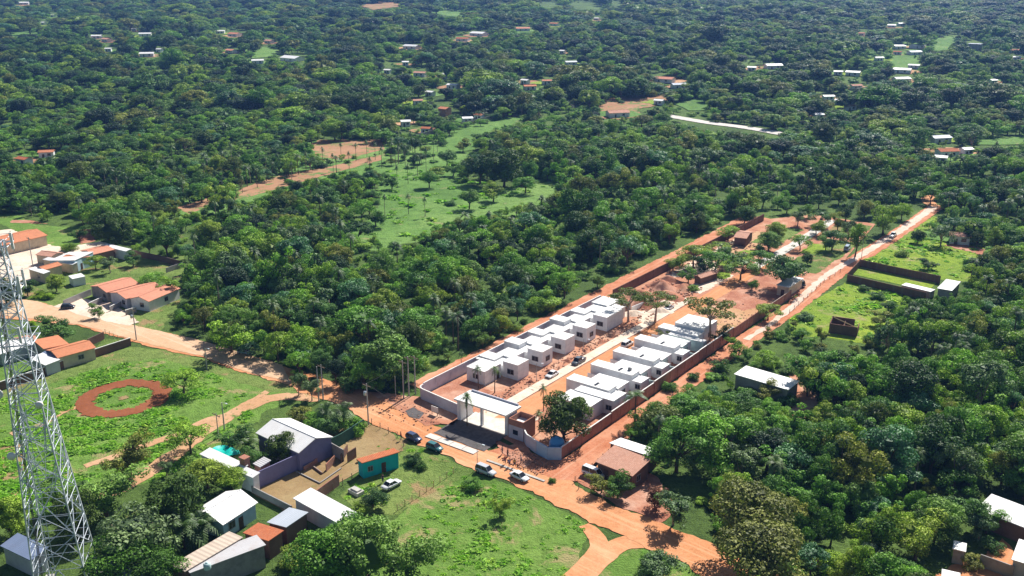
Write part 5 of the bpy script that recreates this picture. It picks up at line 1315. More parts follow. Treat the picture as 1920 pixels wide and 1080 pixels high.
def palm(seed, fronds=20, flen=2.6, h=7.0, bark='bark', arch=1.0, leaf='palm', round_=False):
    rng = np.random.default_rng(seed); V = []; T = []
    for i in range(fronds):
        a = 2*math.pi*i/fronds*1.618*3 + rng.uniform(-.2,.2); e = rng.uniform(-.5 if round_ else -.25, 1.25); L = flen*rng.uniform(.8,1.1)
        d = np.array([math.cos(a), math.sin(a)]); prev = None; n = 9
        pts = []
        for k in range(n+1):
            t = k/n; x = L*math.cos(e)*t*(1-.12*t*arch); z = L*math.sin(e)*t - arch*L*.55*t*t
            pts.append(np.array([d[0]*x, d[1]*x, h+z]))
        side = np.array([-d[1], d[0], 0])
        tn = rng.uniform(.2,.85)
        for k in range(n):
            p0, p1 = pts[k], pts[k+1]; t = (k+.5)/n; w = .55*flen/2.6*math.sin(math.pi*(.12+.85*t))**.6
            for s in (-1, 1):
                tip = (p0+p1)/2 + side*s*w + (p1-p0)*.7 + np.array([0,0,-.28*w])
                V += [p0, p0+(p1-p0)*.75, tip+(p1-p0)*.12, tip-(p1-p0)*.12]; T.append(tn + rng.uniform(-.15,.15))
    V = np.array(V); T = np.clip(np.array(T), 0, 1)
    tr = MB(); ln = rng.uniform(-.3,.3,2)
    tr.tube([(ln[0],ln[1],-.2),(ln[0]*.4,ln[1]*.4,h*.5),(0,0,h-.1)], [.19,.14,.12], 7)
    return mesh_from('palm_crown', V, 4, T, [LEAF[leaf]]), tr.mesh('palm_trunk', M[bark]), mesh_from('palm', V, 4, T, [LEAF[leaf], M[bark]], tr)

PROTO = {}
def pr(key, *a, **k):
    fn = palm if key.startswith('palm') else broad
    PROTO[key] = fn(*a, **k)
D = 2.7
pr('round1', 11, 'round', D, 'mix'); pr('round2', 12, 'round', D, 'dark'); pr('wide1', 13, 'wide', D, 'mix'); pr('wide2', 14, 'wide', D, 'fresh')
pr('irr1', 15, 'irregular', D, 'mix'); pr('irr2', 16, 'irregular', D, 'mix'); pr('low1', 17, 'low', D*.8, 'mix'); pr('tall1', 18, 'tall', D, 'mix')
pr('olive1', 19, 'wide', D, 'olive'); pr('fresh1', 20, 'irregular', D, 'fresh'); pr('grey1', 21, 'irregular', D*.8, 'grey', 'bark_pale')
pr('umb1', 22, 'umbrella', D*.9, 'olive', 'bark_pale'); pr('lime1', 23, 'low', D*.8, 'lime'); pr('mango1', 24, 'mango', D*1.2, 'mango'); pr('greyw1', 25, 'wide', D*.8, 'grey', 'bark_pale')
pr('russet1', 26, 'irregular', D*.7, 'russet'); pr('yellow1', 27, 'wide', D*.6, 'yellow'); pr('big_olive', 28, 'round', D*1.5, 'olive'); pr('big_fresh', 29, 'irregular', D*1.4, 'fresh')
pr('lowf1', 30, 'low', D*.8, 'fresh'); pr('lowd1', 31, 'low', D*.8, 'dark'); pr('mango2', 32, 'mango', D*1.3, 'mix')
pr('dome1', 33, 'mango', D, 'mix'); pr('dry1', 34, 'irregular', D*.25, 'grey', 'bark_pale'); pr('teal1', 35, 'wide', D, 'teal')
pr('palm1', 41, 22, 2.5, 7.0); pr('palm2', 42, 18, 2.2, 7.0, round_=True); pr('palm_low', 43, 24, 4.2, 2.6); pr('palm3', 44, 26, 1.7, 7.0, 'bark_pale', round_=True)

def tree(key, u, v, h, d, label=None, group=None, name=None, cat=None, pt=None, rot=None, base_h=None):
    crown, trunk, _ = PROTO[key]; p = pt or P(u, v)
    isp = key.startswith('palm'); rnd = random.Random(int(p.x*13+p.y*7))
    r = thing(name or ('palm_tree' if isp else 'tree'), label, cat or ('palm tree' if isp else 'tree'), (p.x, p.y, terr(p.x, p.y)), rot if rot is not None else rnd.uniform(0, 6.28), group)
    bh = 10.0 if not isp else (7.0 if key != 'palm_low' else 4.0); bd = 9.0 if not isp else (5.0 if key != 'palm_low' else 8)
    r.scale = (d/bd, d/bd, h/bh)
    for nm, me in (('crown', crown), ('trunk', trunk)):
        o = bpy.data.objects.new(nm, me); link(o, r)
    PLACED.append((p.x, p.y, d/2))
    return r
PLACED = []
T_ = [
 ('mango1',1058,829,11.0,11.8,'large dark round tree inside the gate, beside the right row'),
 ('olive1',1235,812,6.5,9.5,'dull olive spreading tree overhanging the red brick wall'),('irr1',1205,806,6.5,6,'small dark tree between the brick wall and the olive tree'),
 ('palm1',1190,800,7.0,6,'dark palm in front of the right row of houses'),
 ('big_fresh',1268,885,11,12,'broad fresh green tree, left of two behind the brown tiled house'),('big_fresh',1350,885,12.5,14,'broad fresh green tree, right of two behind the brown tiled house'),
 ('grey1',1385,905,8,8.5,'grey-green round tree below the fresh green pair'),('big_olive',1395,1050,13.5,14.5,'huge olive-green tree at the lower right of the orange road'),
 ('big_olive',1425,1125,12.5,15,'huge olive-green tree cut by the bottom edge'),('grey1',1262,985,6,7,'grey-green tree overhanging the orange road'),
 ('russet1',1228,955,4.5,5,'reddish brown shrub beside the tiled house'),('irr1',1158,935,4.5,6,'bushy dark tree in front of the brown tiled house'),('irr1',1128,924,4,5,'bush hiding the white van'),
 ('low1',1225,1068,5,5.2,'dark round bush beside the fork of the tracks'),('grey1',1238,1098,5,7,'grey-green bush at the bottom edge by the fork'),
 ('mango2',608,1112,11,12,'left part of the big leafy trees at the bottom centre'),('mango2',690,1110,12.5,13,'tallest of the big leafy trees at the bottom centre'),('irr2',766,1094,9.5,10.5,'right part of the big leafy trees at the bottom centre'),
 ('irr2',655,1075,10,9,'leafy tree pressed against the long white roof'),('low1',560,1060,5,6,'shrubs below the small brick house'),
 ('palm_low',645,802,5.2,7.5,'coconut palm in the clump beside the barn'),('low1',565,790,4.5,6,'shrub at the left end of the clump beside the barn'),('lowf1',590,800,4.5,5.5,'shrub behind the barn roof'),
 ('low1',615,812,5,6,'shrub between the barn and the coconut palm'),('lowf1',665,812,4.5,5,'shrub at the green screen wall'),('palm_low',612,795,4.5,6,'second coconut palm behind the barn roof'),
 ('mango1',531,868,6.6,6.8,'trimmed round dark tree in front of the barn roof'),('irr1',438,848,6,7,'tree above the aqua tarpaulin'),('palm_low',468,862,5,7,'banana-like palm right of the aqua tarpaulin'),
 ('irr2',478,876,4.5,5,'small tree under the barn eave'),('wide2',358,850,7,8,'loose green tree beside the grassy track'),('irr1',245,893,8,9,'tree with a bright top left of the grassy track'),
 ('grey1',313,892,3,2.8,'tiny reddish shrub on the track'),('round1',390,915,5.5,8,'blue-green tree, left one above the white gabled house'),('round1',436,920,4.8,6.5,'blue-green tree, right one above the white gabled house'),
 ('mango1',335,1000,11,11,'very dark dense tree left of the white gabled house'),('irr2',200,968,8.5,12,'dark tree right of the lattice tower'),('greyw1',262,1060,10.5,12.5,'large grey-leaved tree at the bottom left'),
 ('palm_low',345,1030,6,9,'clump of broad palm leaves by the big ribbed roof'),('palm_low',385,1018,5,7,'palm fronds beside the pale blue house'),('irr1',300,1100,8,10,'grey-green tree by the big ribbed roof corner'),
 ('mango2',22,1010,7.5,7.5,'dark tree at the left edge behind the tower'),('mango1',150,1010,9,9,'dark tree seen through the tower'),('irr2',110,960,7,8,'tree behind the tower base'),
 ('low1',215,1110,5,6,'bush at the foot of the tower'),('wide1',230,1095,9,10,'dark tree shading the blue-grey roof'),
 ('wide2',345,738,6.2,8.5,'lone tree whose shadow falls on the ring track'),('irr1',115,640,7.0,10,'bushy roadside tree above the square orange roof'),('lime1',62,618,3,3,'lime-green bush beside the square orange roof'),
 ('irr2',938,970,4.2,4.2,'small lone tree in the bright green field'),('low1',887,917,3,4,'round bush at the roadside edge of the green field'),('low1',775,870,3.0,4,'bushes between the road and the turquoise house'),('low1',790,880,2.2,2.5,'small bush beside the roadside bushes'),
 ('irr1',700,950,4,6,'small tree in the grass below the turquoise house'),('low1',672,965,3,4,'bush beside the long white roof'),
 ('mango2',107,547,5.5,6.5,'dark round tree in the left hamlet yard'),('lime1',75,557,2.2,5,'lime-green hedge below the hamlet yard tree'),('lime1',92,560,2.2,4.5,'second lime-green hedge below the hamlet yard tree'),
 ('irr1',186,597,4.4,4.5,'small tree before the leftmost orange-roofed row house'),('grey1',207,512,5,6,'grey-green garden tree in the left hamlet'),('wide2',290,545,6,8,'light green tree behind the row houses'),
 ('mango1',215,466,12.5,15,'very large dark tree above the left hamlet'),('low1',130,470,4,6,'shrub on the green slope of the hamlet'),
 ('umb1',1178,604,9,10,'flat-topped tree with a bare pale trunk beyond the left row'),('umb1',1228,606,8.5,10.5,'second flat-topped tree, right of the first, beyond the left row'),
 ('umb1',1330,640,11.5,12,'tall flat-topped tree with a pinkish trunk beyond the right row'),('irr1',1350,648,5.5,5,'green tree at the foot of the tall flat-topped tree'),
 ('round1',1468,544,10.5,14,'spreading grey-green tree shading the hut and truck'),('wide1',1388,526,8,10,'green tree left of the spreading grey-green tree'),('mango1',1513,497,4,4,'small dark round bush on the red dirt'),
 ('tall1',1603,482,12,9,'tall dark tree beside the blue-white van'),('irr2',1655,440,12,12,'tree over the sandy lane'),('irr2',1548,470,6,6,'scraggly tree on the reddish plot'),('wide1',1640,400,11,11,'tree at the top of the compound street'),
 ('mango1',1720,456,5,5.5,'small neat round tree on the lime field'),('greyw1',1763,462,8,8.5,'silvery tree beside the neat round tree'),('irr1',1320,512,6,7,'tree above the red earth heaps'),('irr1',1262,508,5.5,7,'tree over the dark brick wall'),
 ('wide1',1345,480,5.5,8,'tree leaning on the dark brick wall'),('mango2',1452,452,7,8,'rounded green tree at the end of the dark brick wall'),('mango2',1395,420,7,9,'dark tree by the weathered shelter'),
 ('low1',1350,695,4,5.5,'bush at the side lane beside the brick wall'),('low1',1255,732,3,4,'bush in the side lane below the aqua yards'),
 ('palm1',876,800,6.6,3.6,'slim palm in front of the gate pillar'),('palm2',1018,772,5.6,3.0,'young palm left of the big round tree'),('palm2',896,729,5.0,3.4,'young palm before the first white house'),('palm2',928,738,6.0,3.6,'young palm at the door of the first white house'),
 ('palm2',865,700,5.2,2.2,'thin bare palm inside the lavender wall'),('palm2',1010,812,4.5,3.0,'young palm under the left side of the round tree'),('low1',990,806,2.5,2.6,'small shrub behind the guardhouse'),
 ('round1',805,352,7.5,9,'single round tree on the light meadow'),('wide1',553,320,9,12,'flat wide tree on the meadow edge'),
 ('mango1',945,350,17,19,'largest dark tree of the group above the meadow'),('round1',900,345,13,14,'left tree of the group above the meadow'),('wide1',985,325,15,17,'wide tree right in the group above the meadow'),
 ('round1',1040,312,13,15,'right end tree of the group above the meadow'),('irr1',960,292,13,14,'back tree of the group above the meadow'),('yellow1',258,272,6,6,'yellow flowering tree in the left forest'),
 ('lime1',1625,690,3,4,'lime green shrub beside the brick ruin'),('lime1',1700,1000,5,5,'lime-green shrub in the lower right forest'),('lime1',1560,1070,4,6,'lime-green shrub at the bottom of the right forest'),
('wide1',1300,500,8,10,'broad green tree right behind the dark brick wall'),('wide2',1340,512,8,10,'light green tree over the earth heaps'),('irr1',1372,498,7,9,'green tree touching the spreading grey-green tree'),('mango2',1440,472,7,9,'rounded tree beyond the cream hut'),
 ('wide1',1560,470,8,9,'tree on the red dirt near the blue-white van'),('wide2',1500,470,6,7,'light green tree between the red dirt and pale road'),('irr2',1585,415,8,9,'leafy tree over the pale street'),('wide1',1535,425,7,8,'leafy tree left of the pale street'),
 ('irr1',705,425,7,9,'tree on the near left edge of the meadow'),('wide1',672,452,8,10,'broad tree at the left corner of the meadow'),('round1',880,392,8,9,'round tree at the near edge of the meadow'),('irr1',925,378,8,10,'tree poking into the meadow from the right'),('wide2',985,362,8,10,'light tree on the right arm of the meadow'),
 ('irr1',735,355,7,8,'tree on the left side of the meadow'),('low1',845,385,3,5,'bush on the open meadow'),('low1',1645,560,3,5,'bush in the lime green field'),('low1',1620,545,2.5,4,'smaller bush in the lime green field'),('irr1',1665,585,4,6,'little tree on the right side of the lime green field'),
 ('irr2',1650,610,4,6,'little tree behind the brick ruin'),('low1',1690,480,3,5,'bush on the far lime green field'),('irr1',1740,505,4,6,'little tree on the far lime green field'),('wide1',1440,600,5,7,'tree at the near end of the lime green field'),('low1',1510,600,3,5,'bush at the near end of the lime green field'),
 ('low1',965,620,3,4.5,'bush crowding the pale dirt strip behind the left row'),('irr1',905,650,5,5.5,'small tree overhanging the dirt strip behind the left row'),('low1',1040,575,3,4.5,'bush on the dirt strip behind the far houses'),('irr1',1120,540,5,6,'small tree at the end of the dirt strip'),('irr1',840,675,5,5.5,'small tree at the near end of the dirt strip'),
 ('irr1',1795,990,7,8,'tree beside the long metal roof at the right edge'),('mango2',1750,1015,8,9,'dark dome tree above the tiny white roof at the lower right'),('grey1',1835,1012,5,5.5,'greyish tree between the white roofs at the lower right'),('irr2',1715,1050,8,9,'leafy tree left of the tiny white roof at the lower right'),
 ('low1',1858,1030,3,4,'bush in the orange yard at the lower right'),('low1',1822,1062,3,4,'bush by the dark block wall at the lower right'),
 ('mango1',14,572,8,9,'dark tree behind the lattice tower at the left road'),('irr1',150,450,5,7,'tree by the red bare patch of the left hamlet'),('irr2',52,555,5,6,'small tree at the road edge beside the tower'),('low1',1400,742,3,5,'bush before the white-roofed forest building, left part'),('irr1',1440,752,4.5,6,'small tree before the white-roofed forest building, middle part'),('low1',1478,758,3.4,5,'bush before the white-roofed forest building, right part'),('irr2',1848,1000,5,6,'small tree before the long metal roof at the right edge'),('round1',838,312,8,10,'round tree in the narrow upper part of the meadow'),('irr1',868,285,7,9,'tree high in the narrow upper part of the meadow'),('wide1',820,335,6,8,'spreading tree above the single round meadow tree'),('irr2',850,330,7,9,'tree at the foot of the dark meadow group'),('irr2',1290,530,5,6,'thin tree between the red earth heaps and the dark wall'),('wide1',1425,505,7,8,'tree left of the cream hut'),('irr1',1410,545,4,4,'small shrub tree in front of the cream hut'),('irr1',1530,440,6,7,'tree on the red dirt right of the spreading tree'),
 ('wide2',1365,452,6,8,'green tree inside the dark brick wall'),('grey1',1495,425,6,7,'pale green tree at the pale road'),('mango2',1620,408,7,8,'dark tree between pale street and sandy lane'),('wide1',1430,388,8,9,'tree at the far end of the dark wall'),
 ('irr1',250,500,5,6,'tree by the dark red garden wall of the left hamlet'),('wide1',180,505,5,6,'tree on the lawn below the pale blue house'),('low1',232,540,3,5,'shrubs behind the leftmost orange-roofed row house'),('irr2',318,560,6,7,'tree at the corner of the rightmost orange-roofed row house'),
 ('low1',1300,712,2.6,3.4,'low bush at the outer edge of the side lane'),('lowf1',1190,812,3,4,'bush at the lane edge near the tiled house'),('low1',1225,790,3,4.5,'bush in the side lane under the olive tree'),('irr1',1385,668,5,6,'tree between the side lane and the white-roofed forest building'),
 ('irr1',1505,408,6,7,'tree on the grass strip near the top of the compound street'),('wide1',1535,392,7,8,'tree left of the pale paved street end'),('mango2',1572,384,7,8,'dark tree at the pale paved street end'),
 ('irr2',1475,400,7,8,'scraggly tree behind the weathered shelter'),('irr1',1690,412,7,7,'tree shading the sandy lane on its left side'),('grey1',1590,450,7,6,'greyish tree right of the pale paved street'),('irr2',1570,432,7,6,'thin tree over the pale paved street'),
 ('low1',1425,470,3,4,'low shrub by the pale sandy patch'),('low1',1300,545,2.5,4,'low shrub on the red earth heaps'),('umb1',1245,640,3.5,4.5,'low brownish shrub at the head of the right row'),
 ('low1',1035,905,1.5,1.6,'low scrub in the shade near the blue corner wall'),('grey1',585,752,5,5,'grey-green sapling by the pair of poles'),('grey1',560,742,5.5,4.5,'sapling at the bend of the road'),
]
for t in T_: tree(*t)
# slender palms on the meadow
rs = random.Random(5)
for k, (u, v, h) in enumerate([(766,402,6.5),(797,406,6),(722,404,6.5),(735,300,9),(748,305,9),(760,312,8),(774,300,9),(790,310,9),(799,322,9),(783,330,8),(742,318,8),(813,300,8),(716,315,8),(704,300,7),(688,295,7),
        (770,283,8),(752,280,8),(500,330,7),(512,338,7),(522,322,7),(470,345,7),(482,352,7),(548,345,8),(575,325,8),(606,310,7),(640,300,7),(655,318,7),(668,302,7),(625,322,7),(455,362,6),(765,345,7),(745,352,8),(820,285,8),(694,330,7)]):
    tree('palm3' if k % 3 else 'palm2', u, v, h*1.15, 3.6, 'slender palm with a small round crown standing on the meadow', 'slender palms scattered on the meadow')

# ------------------------------------------------------------ forest: clearings as the photo shows them (nothing tall may stand in front of them)
CLEAR = [
 [(-60,398),(60,408),(140,425),(176,428),(180,458),(235,470),(300,482),(345,485),(338,520),(328,575),(310,612),(395,625),(400,650),(520,690),(560,715),(620,722),(680,742),(740,738),(790,712),(850,682),(920,640),(985,605),(1060,565),(1105,535),(1175,505),(1215,475),(1270,455),(1330,430),(1395,402),(1440,392),(1470,395),(1480,378),(1545,380),(1560,392),(1600,372),(1632,362),(1650,375),(1660,398),(1700,402),(1720,380),(1765,385),(1750,410),(1715,425),(1745,470),(1800,475),(1800,520),(1805,548),(1720,552),(1660,562),(1645,600),(1612,632),(1580,632),(1552,612),(1480,596),(1430,618),(1385,650),(1345,672),(1320,700),(1275,722),(1228,748),(1180,792),(1110,850),(1120,835),(1180,825),(1235,845),(1215,905),(1240,950),(1310,985),(1335,1035),(1300,1075),(1240,1200),(-60,1200)],
 [(665,440),(690,408),(718,380),(722,330),(740,312),(850,318),(858,345),(890,352),(935,358),(1045,338),(1010,372),(880,398),(800,425),(760,452),(700,440)],
 [(830,262),(890,240),(965,215),(980,222),(900,245),(860,262)],[(805,318),(848,272),(878,262),(868,295),(842,325)],[(585,266),(715,263),(720,284),(600,290)],[(1185,500),(1270,455),(1330,430),(1330,470),(1200,530)],
 [(1665,110),(1700,103),(1720,112),(1700,120)],[(1755,74),(1780,72),(1788,80),(1770,88)],[(1745,88),(1760,85),(1765,93)],[(676,10),(740,4),(750,10),(700,18)],[(335,390),(376,376),(380,386),(345,398)],[(430,368),(470,352),(528,332),(534,344),(452,372)],[(548,330),(622,314),(624,321),(560,336)],[(640,308),(718,290),(716,298),(650,316)],[(480,94),(500,90),(518,92),(515,102),(485,103)],[(812,24),(840,20),(866,24),(850,29)],[(1010,4),(1040,2),(1050,10),(1020,14)],[(1065,8),(1100,4),(1130,10),(1090,18)],[(1140,2),(1168,3),(1160,12)],[(1105,17),(1125,14),(1130,20)],
 [(1280,192),(1318,188),(1320,206),(1280,206)],[(1262,214),(1330,226),(1462,246),(1460,254),(1330,240),(1262,224)],[(1840,258),(1915,256),(1915,268),(1840,268)],[(1130,200),(1165,195),(1240,182),(1240,194),(1180,218),(1135,220)],[(20,60),(66,57),(66,63),(20,66)],
 [(1376,686),(1395,684),(1493,712),(1480,732),(1500,760),(1376,705)],[(1478,735),(1510,735),(1510,765),(1490,770)],[(1786,1012),(1815,1020),(1812,1036),(1788,1032)],[(1870,1030),(1895,1000),(1930,1010),(1930,1090),(1885,1080)],[(1765,1072),(1800,1072),(1800,1085),(1765,1085)],[(1835,1050),(1895,1070),(1895,1085),(1835,1070)],[(1825,945),(1840,922),(1930,955),(1930,985),(1870,968)],
 [(1782,455),(1845,465),(1840,478),(1790,470)],[(1120,832),(1180,824),(1235,845),(1210,870),(1186,900),(1116,866)],[(1555,585),(1608,590),(1608,622),(1556,622)],
 [(1380,655),(1430,620),(1400,600),(1345,660)],[(200,545),(235,560),(245,520),(225,515)],[(1700,445),(1790,440),(1800,470),(1740,480)],
]
for f in FAR:
    u, v, w_ = f[:3]
    if v < 330: CLEAR.append([(u-w_*.5, v-5), (u+w_*.5, v-5), (u+w_*.5, v+5), (u-w_*.5, v+5)])
CLEAR += [[(822,190),(846,190),(846,214),(822,214)], [(1817,72),(1841,72),(1841,90),(1817,90)]]
def inside(poly, x, y):
    c = False; j = len(poly) - 1
    for i in range(len(poly)):
        xi, yi = poly[i]; xj, yj = poly[j]
        if (yi > y) != (yj > y) and x < (xj-xi)*(y-yi)/(yj-yi)+xi: c = not c
        j = i
    return c
BB = [(min(p[0] for p in q), min(p[1] for p in q), max(p[0] for p in q), max(p[1] for p in q)) for q in CLEAR]
def blocked(x, y, h, d):
    z = terr(x, y); pts = []
    for (dx, dz) in ((0,0.1),(0,h*.5),(0,h*.97),(-d*.47,h*.6),(d*.47,h*.6),(-d*.32,h*.88),(d*.32,h*.88),(-d*.3,h*.3),(d*.3,h*.3),(-d*.2,h*.7),(d*.2,h*.7)):
        pts.append(proj(x+dx, y, z+dz))
    for q, b_ in zip(CLEAR, BB):
        for (u, v) in pts:
            if b_[0] <= u <= b_[2] and b_[1] <= v <= b_[3] and inside(q, u, v): return True
    return False
ex = []
def comp_block(x, y):
    s = x*.5948+y*.8039-150; t = x*.8039-y*.5948+128.9
    return (-30 < s < 150 and -5.6 < t < 45.3) or (120 < s < 215 and 40 < t < 48.5)

rng = random.Random(77)
cand = []
FK = ['round1','wide1','irr1','irr2','tall1','olive1','fresh1','grey1','wide2','round2','low1','lowf1','lowd1','mango2','dome1','dry1','teal1','mango1']
FW_near = [9,10,14,14,5,5,13,4,11,5,7,9,3,4,4,1.5,8,3]; FW_far = [16,7,8,6,4,6,6,2,6,12,3,3,2,10,12,1,6,10]
y = 100.0
row = 0
while y < 2350:
    sp = 4.7 if y < 330 else (5.8 if y < 450 else (7.4 if y < 700 else (9.4 if y < 1100 else 13.0)))
    half = y * .62 + 30
    x = -half + rng.uniform(0, sp)
    while x < half:
        px, py = x + rng.uniform(-.4,.4)*sp, y + rng.uniform(-.4,.4)*sp
        x += sp
        if y < 600: 
            h = max(3.2, rng.gauss(6.7, 1.8)); k = rng.choices(FK, FW_near)[0]
        else:
            h = max(4, rng.gauss(9.5, 2.4)); k = rng.choices(FK, FW_far)[0]
        nz = mnoise.noise((px*.012, py*.012, 4.2)); h *= 1 + .35*nz
        op = mnoise.noise((px*.022, py*.022, 9.1)) + .6*mnoise.noise((px*.06, py*.06, 2.2)) + (.22 if (250 < y < 560 and -70 < px < 130) else 0) + (.2 if y > 600 else 0)
        if op > .42:
            if rng.random() < .45: continue
            k = rng.choice(['lowf1','low1','lowf1','wide2','fresh1']); h *= .55
        elif y > 560 and op < -.1 and rng.random() < .6: k = rng.choice(['round2','dome1','dome1','mango1'])
        d = h * rng.uniform(.75, 1.15) * (1.3 if y > 1100 else 1.0)
        if k.startswith('low'): h *= .62; 
        d *= 1.25 if k.startswith('dome') else 1
        if y > 430: d *= 1.28
        if rng.random() < .11: h *= 1.35; d *= (1.5 if y > 430 else 1.3)
        if rng.random() < .07 and y < 470: k = 'palm1' if rng.random() < .6 else 'palm3'; h = rng.uniform(6.5, 10); d = 5
        ok = False
        for f in (1, .6, .38):
            hh, dd = h*f, d*f
            if not blocked(px, py, hh, dd): ok = True; break
            if k.startswith('palm'): break
        if not ok: continue
        if comp_block(px, py) : continue
        if any((px-a)**2+(py-b_)**2 < (c_*.75+dd*.25)**2 for a, b_, c_ in PLACED): continue
        if f < 1 and not k.startswith('low'): k = rng.choice(['low1','lowf1','irr1','wide2'])
        cand.append((px, py, hh, dd, k, rng.uniform(0, 6.28)))
    y += sp * .92; row += 1
# the nearest ones that stand in the frame are trees of their own
vis = []
for i, c_ in enumerate(cand):
    u, v = proj(c_[0], c_[1], c_[2]*.6)
    if -10 < u < 1930 and v < 1100: vis.append((c_[3] / math.hypot(c_[0], c_[1]), i))
vis.sort(reverse=True)
n_ind = 225
ind = set(i for _, i in vis[:n_ind])
stands = {'L': ('leafy tree in the dense wood left of the white compound', 'trees of the wood left of the compound'),
          'R': ('leafy tree in the dense forest right of the side lane', 'trees of the forest right of the side lane'),
          'N': ('leafy tree filling the lower right corner forest', 'trees of the lower right forest'),
          'W': ('tree on the grassy ground at the left of the photo', 'trees around the left hamlet')}
for i in sorted(ind):
    x, y, h, d, k, r0 = cand[i]; u, v = proj(x, y, 0)
    st = 'N' if (u > 1250 and v > 850) else ('R' if u > 1150 else ('W' if u < 330 else 'L'))
    lab, g = stands[st]; 
    if k.startswith('palm'): lab = lab.replace('leafy tree', 'feathery palm'); g = g.replace('trees', 'palms')
    elif k in ('grey1',): lab = lab.replace('leafy tree', 'grey-green tree'); g = 'grey-green ' + g
    elif k in ('low1','lowf1','lowd1'): lab = lab.replace('leafy tree', 'low bushy tree'); g = 'bushy ' + g
    tree(k, 0, 0, h, d, lab, g, pt=Vector((x, y, 0)), rot=r0)

# ------------------------------------------------------------ the rest of the forest: one mass of instanced trees
def scatter(name, keys, pts, joined=True, label=None):
    col = bpy.data.collections.new(name + '_kinds')
    for i, k in enumerate(keys):
        me = PROTO[k][2] if isinstance(k, str) else k
        o = bpy.data.objects.new('%s_kind_%02d' % (name, i), me); col.objects.link(o)
    me = bpy.data.meshes.new(name); me.vertices.add(len(pts))
    me.vertices.foreach_set('co', np.array([p[0] for p in pts], dtype=np.float32).reshape(-1))
    for an, ty, vals, f in (('rot','FLOAT',[p[1] for p in pts],'value'), ('idx','INT',[p[3] for p in pts],'value')):
        a = me.attributes.new(an, ty, 'POINT'); a.data.foreach_set(f, vals)
    a = me.attributes.new('scl', 'FLOAT_VECTOR', 'POINT'); a.data.foreach_set('vector', np.array([p[2] for p in pts], dtype=np.float32).reshape(-1))
    o = bpy.data.objects.new(name, me); C.objects.link(o)
    ng = bpy.data.node_groups.new(name + '_scatter', 'GeometryNodeTree')
    ng.interface.new_socket('Geometry', in_out='INPUT', socket_type='NodeSocketGeometry'); ng.interface.new_socket('Geometry', in_out='OUTPUT', socket_type='NodeSocketGeometry')
    N = ng.nodes; Lk = ng.links
    gi = N.new('NodeGroupInput'); go = N.new('NodeGroupOutput'); ip = N.new('GeometryNodeInstanceOnPoints'); ci = N.new('GeometryNodeCollectionInfo')
    ci.inputs['Collection'].default_value = col; ci.inputs['Separate Children'].default_value = True; ci.inputs['Reset Children'].default_value = True
    def na(n, t):
        q = N.new('GeometryNodeInputNamedAttribute'); q.data_type = t; q.inputs['Name'].default_value = n; return q.outputs[0]
    cx = N.new('ShaderNodeCombineXYZ'); Lk.new(na('rot','FLOAT'), cx.inputs[2])
    Lk.new(gi.outputs[0], ip.inputs['Points']); Lk.new(ci.outputs[0], ip.inputs['Instance']); ip.inputs['Pick Instance'].default_value = True
    Lk.new(na('idx','INT'), ip.inputs['Instance Index']); Lk.new(cx.outputs[0], ip.inputs['Rotation']); Lk.new(na('scl','FLOAT_VECTOR'), ip.inputs['Scale'])
    Lk.new(ip.outputs[0], go.inputs[0])
    md = o.modifiers.new('scatter', 'NODES'); md.node_group = ng
    tag(o, label, kind='stuff'); return o
keys = FK + ['palm1','palm3']; pts = []
for i, (x, y, h, d, k, r0) in enumerate(cand):
    if i in ind: continue
    isp = k.startswith('palm'); bh, bd = (7.0, 5.0) if isp else (10.0, 9.0)
    pts.append(((x, y, terr(x, y)), r0, (d/bd, d/bd, h/bh), keys.index(k)))
scatter('forest', keys, pts)
print('TREES', len(cand), 'ind', len(ind))
# undergrowth below the wood edges
ug = []; rng = random.Random(3)
for i, (x, y, h, d, k, r0) in enumerate(cand):
    if y < 420 and rng.random() < .5:
        a = rng.uniform(0, 6.28); px, py = x+math.cos(a)*2.6, y+math.sin(a)*2.6; s = rng.uniform(.14,.32)
        if not blocked(px, py, s*9, s*9) and not comp_block(px, py): ug.append(((px, py, 0), a, (s*1.3, s*1.3, s), rng.choice([10, 11, 11])))
scatter('undergrowth', keys[:14], ug)
# weeds and tufts in the open fields
def weed(seed, leaf, n=34):
    rg = np.random.default_rng(seed); V = []; T = []
    for i in range(n):
        a = rg.uniform(0, 6.28); r = rg.uniform(0, .55); z = rg.uniform(.05, .5)*(1-r*.8); c = np.array([r*math.cos(a), r*math.sin(a), z])
        u1 = rg.normal(size=3)*.16; u2 = rg.normal(size=3)*.16; V += [c-u1, c-u2, c+u1, c+u2]; T.append(rg.uniform(0.2,1))
    return mesh_from('weed', np.array(V), 4, np.array(T), [LEAF[leaf]])
WD = [weed(1,'weed'), weed(2,'lime'), weed(3,'fresh'), weed(4,'weed')]
def weeds(name, poly, dens, smin, smax, avoid=None, seed=0, mix=(0,0,1,3)):
    rg = random.Random(seed); W_ = [P(*p) for p in poly]; x0, x1 = min(p.x for p in W_), max(p.x for p in W_); y0, y1 = min(p.y for p in W_), max(p.y for p in W_)
    pl = [(p.x, p.y) for p in W_]; pts = []
    for i in range(int((x1-x0)*(y1-y0)*dens)):
        x, y = rg.uniform(x0, x1), rg.uniform(y0, y1)
        if not inside(pl, x, y): continue
        nz = mnoise.noise((x*.09, y*.09, seed)) + .5*mnoise.noise((x*.3, y*.3, seed))
        if nz < rg.uniform(-.45, .3): continue
        if avoid and avoid(x, y): continue
        s = rg.uniform(smin, smax)*(1+nz); pts.append(((x, y, .02), rg.uniform(0, 6.28), (s*1.3, s*1.3, s*rg.uniform(.35,.7)), rg.choice(mix)))
    return scatter(name, WD, pts)
TR = [[P(600,748), P(520,745), P(450,770), P(380,810), P(330,850), P(270,890), P(200,930)], [P(500,735), P(430,775), P(385,790), P(330,815), P(160,875)]]
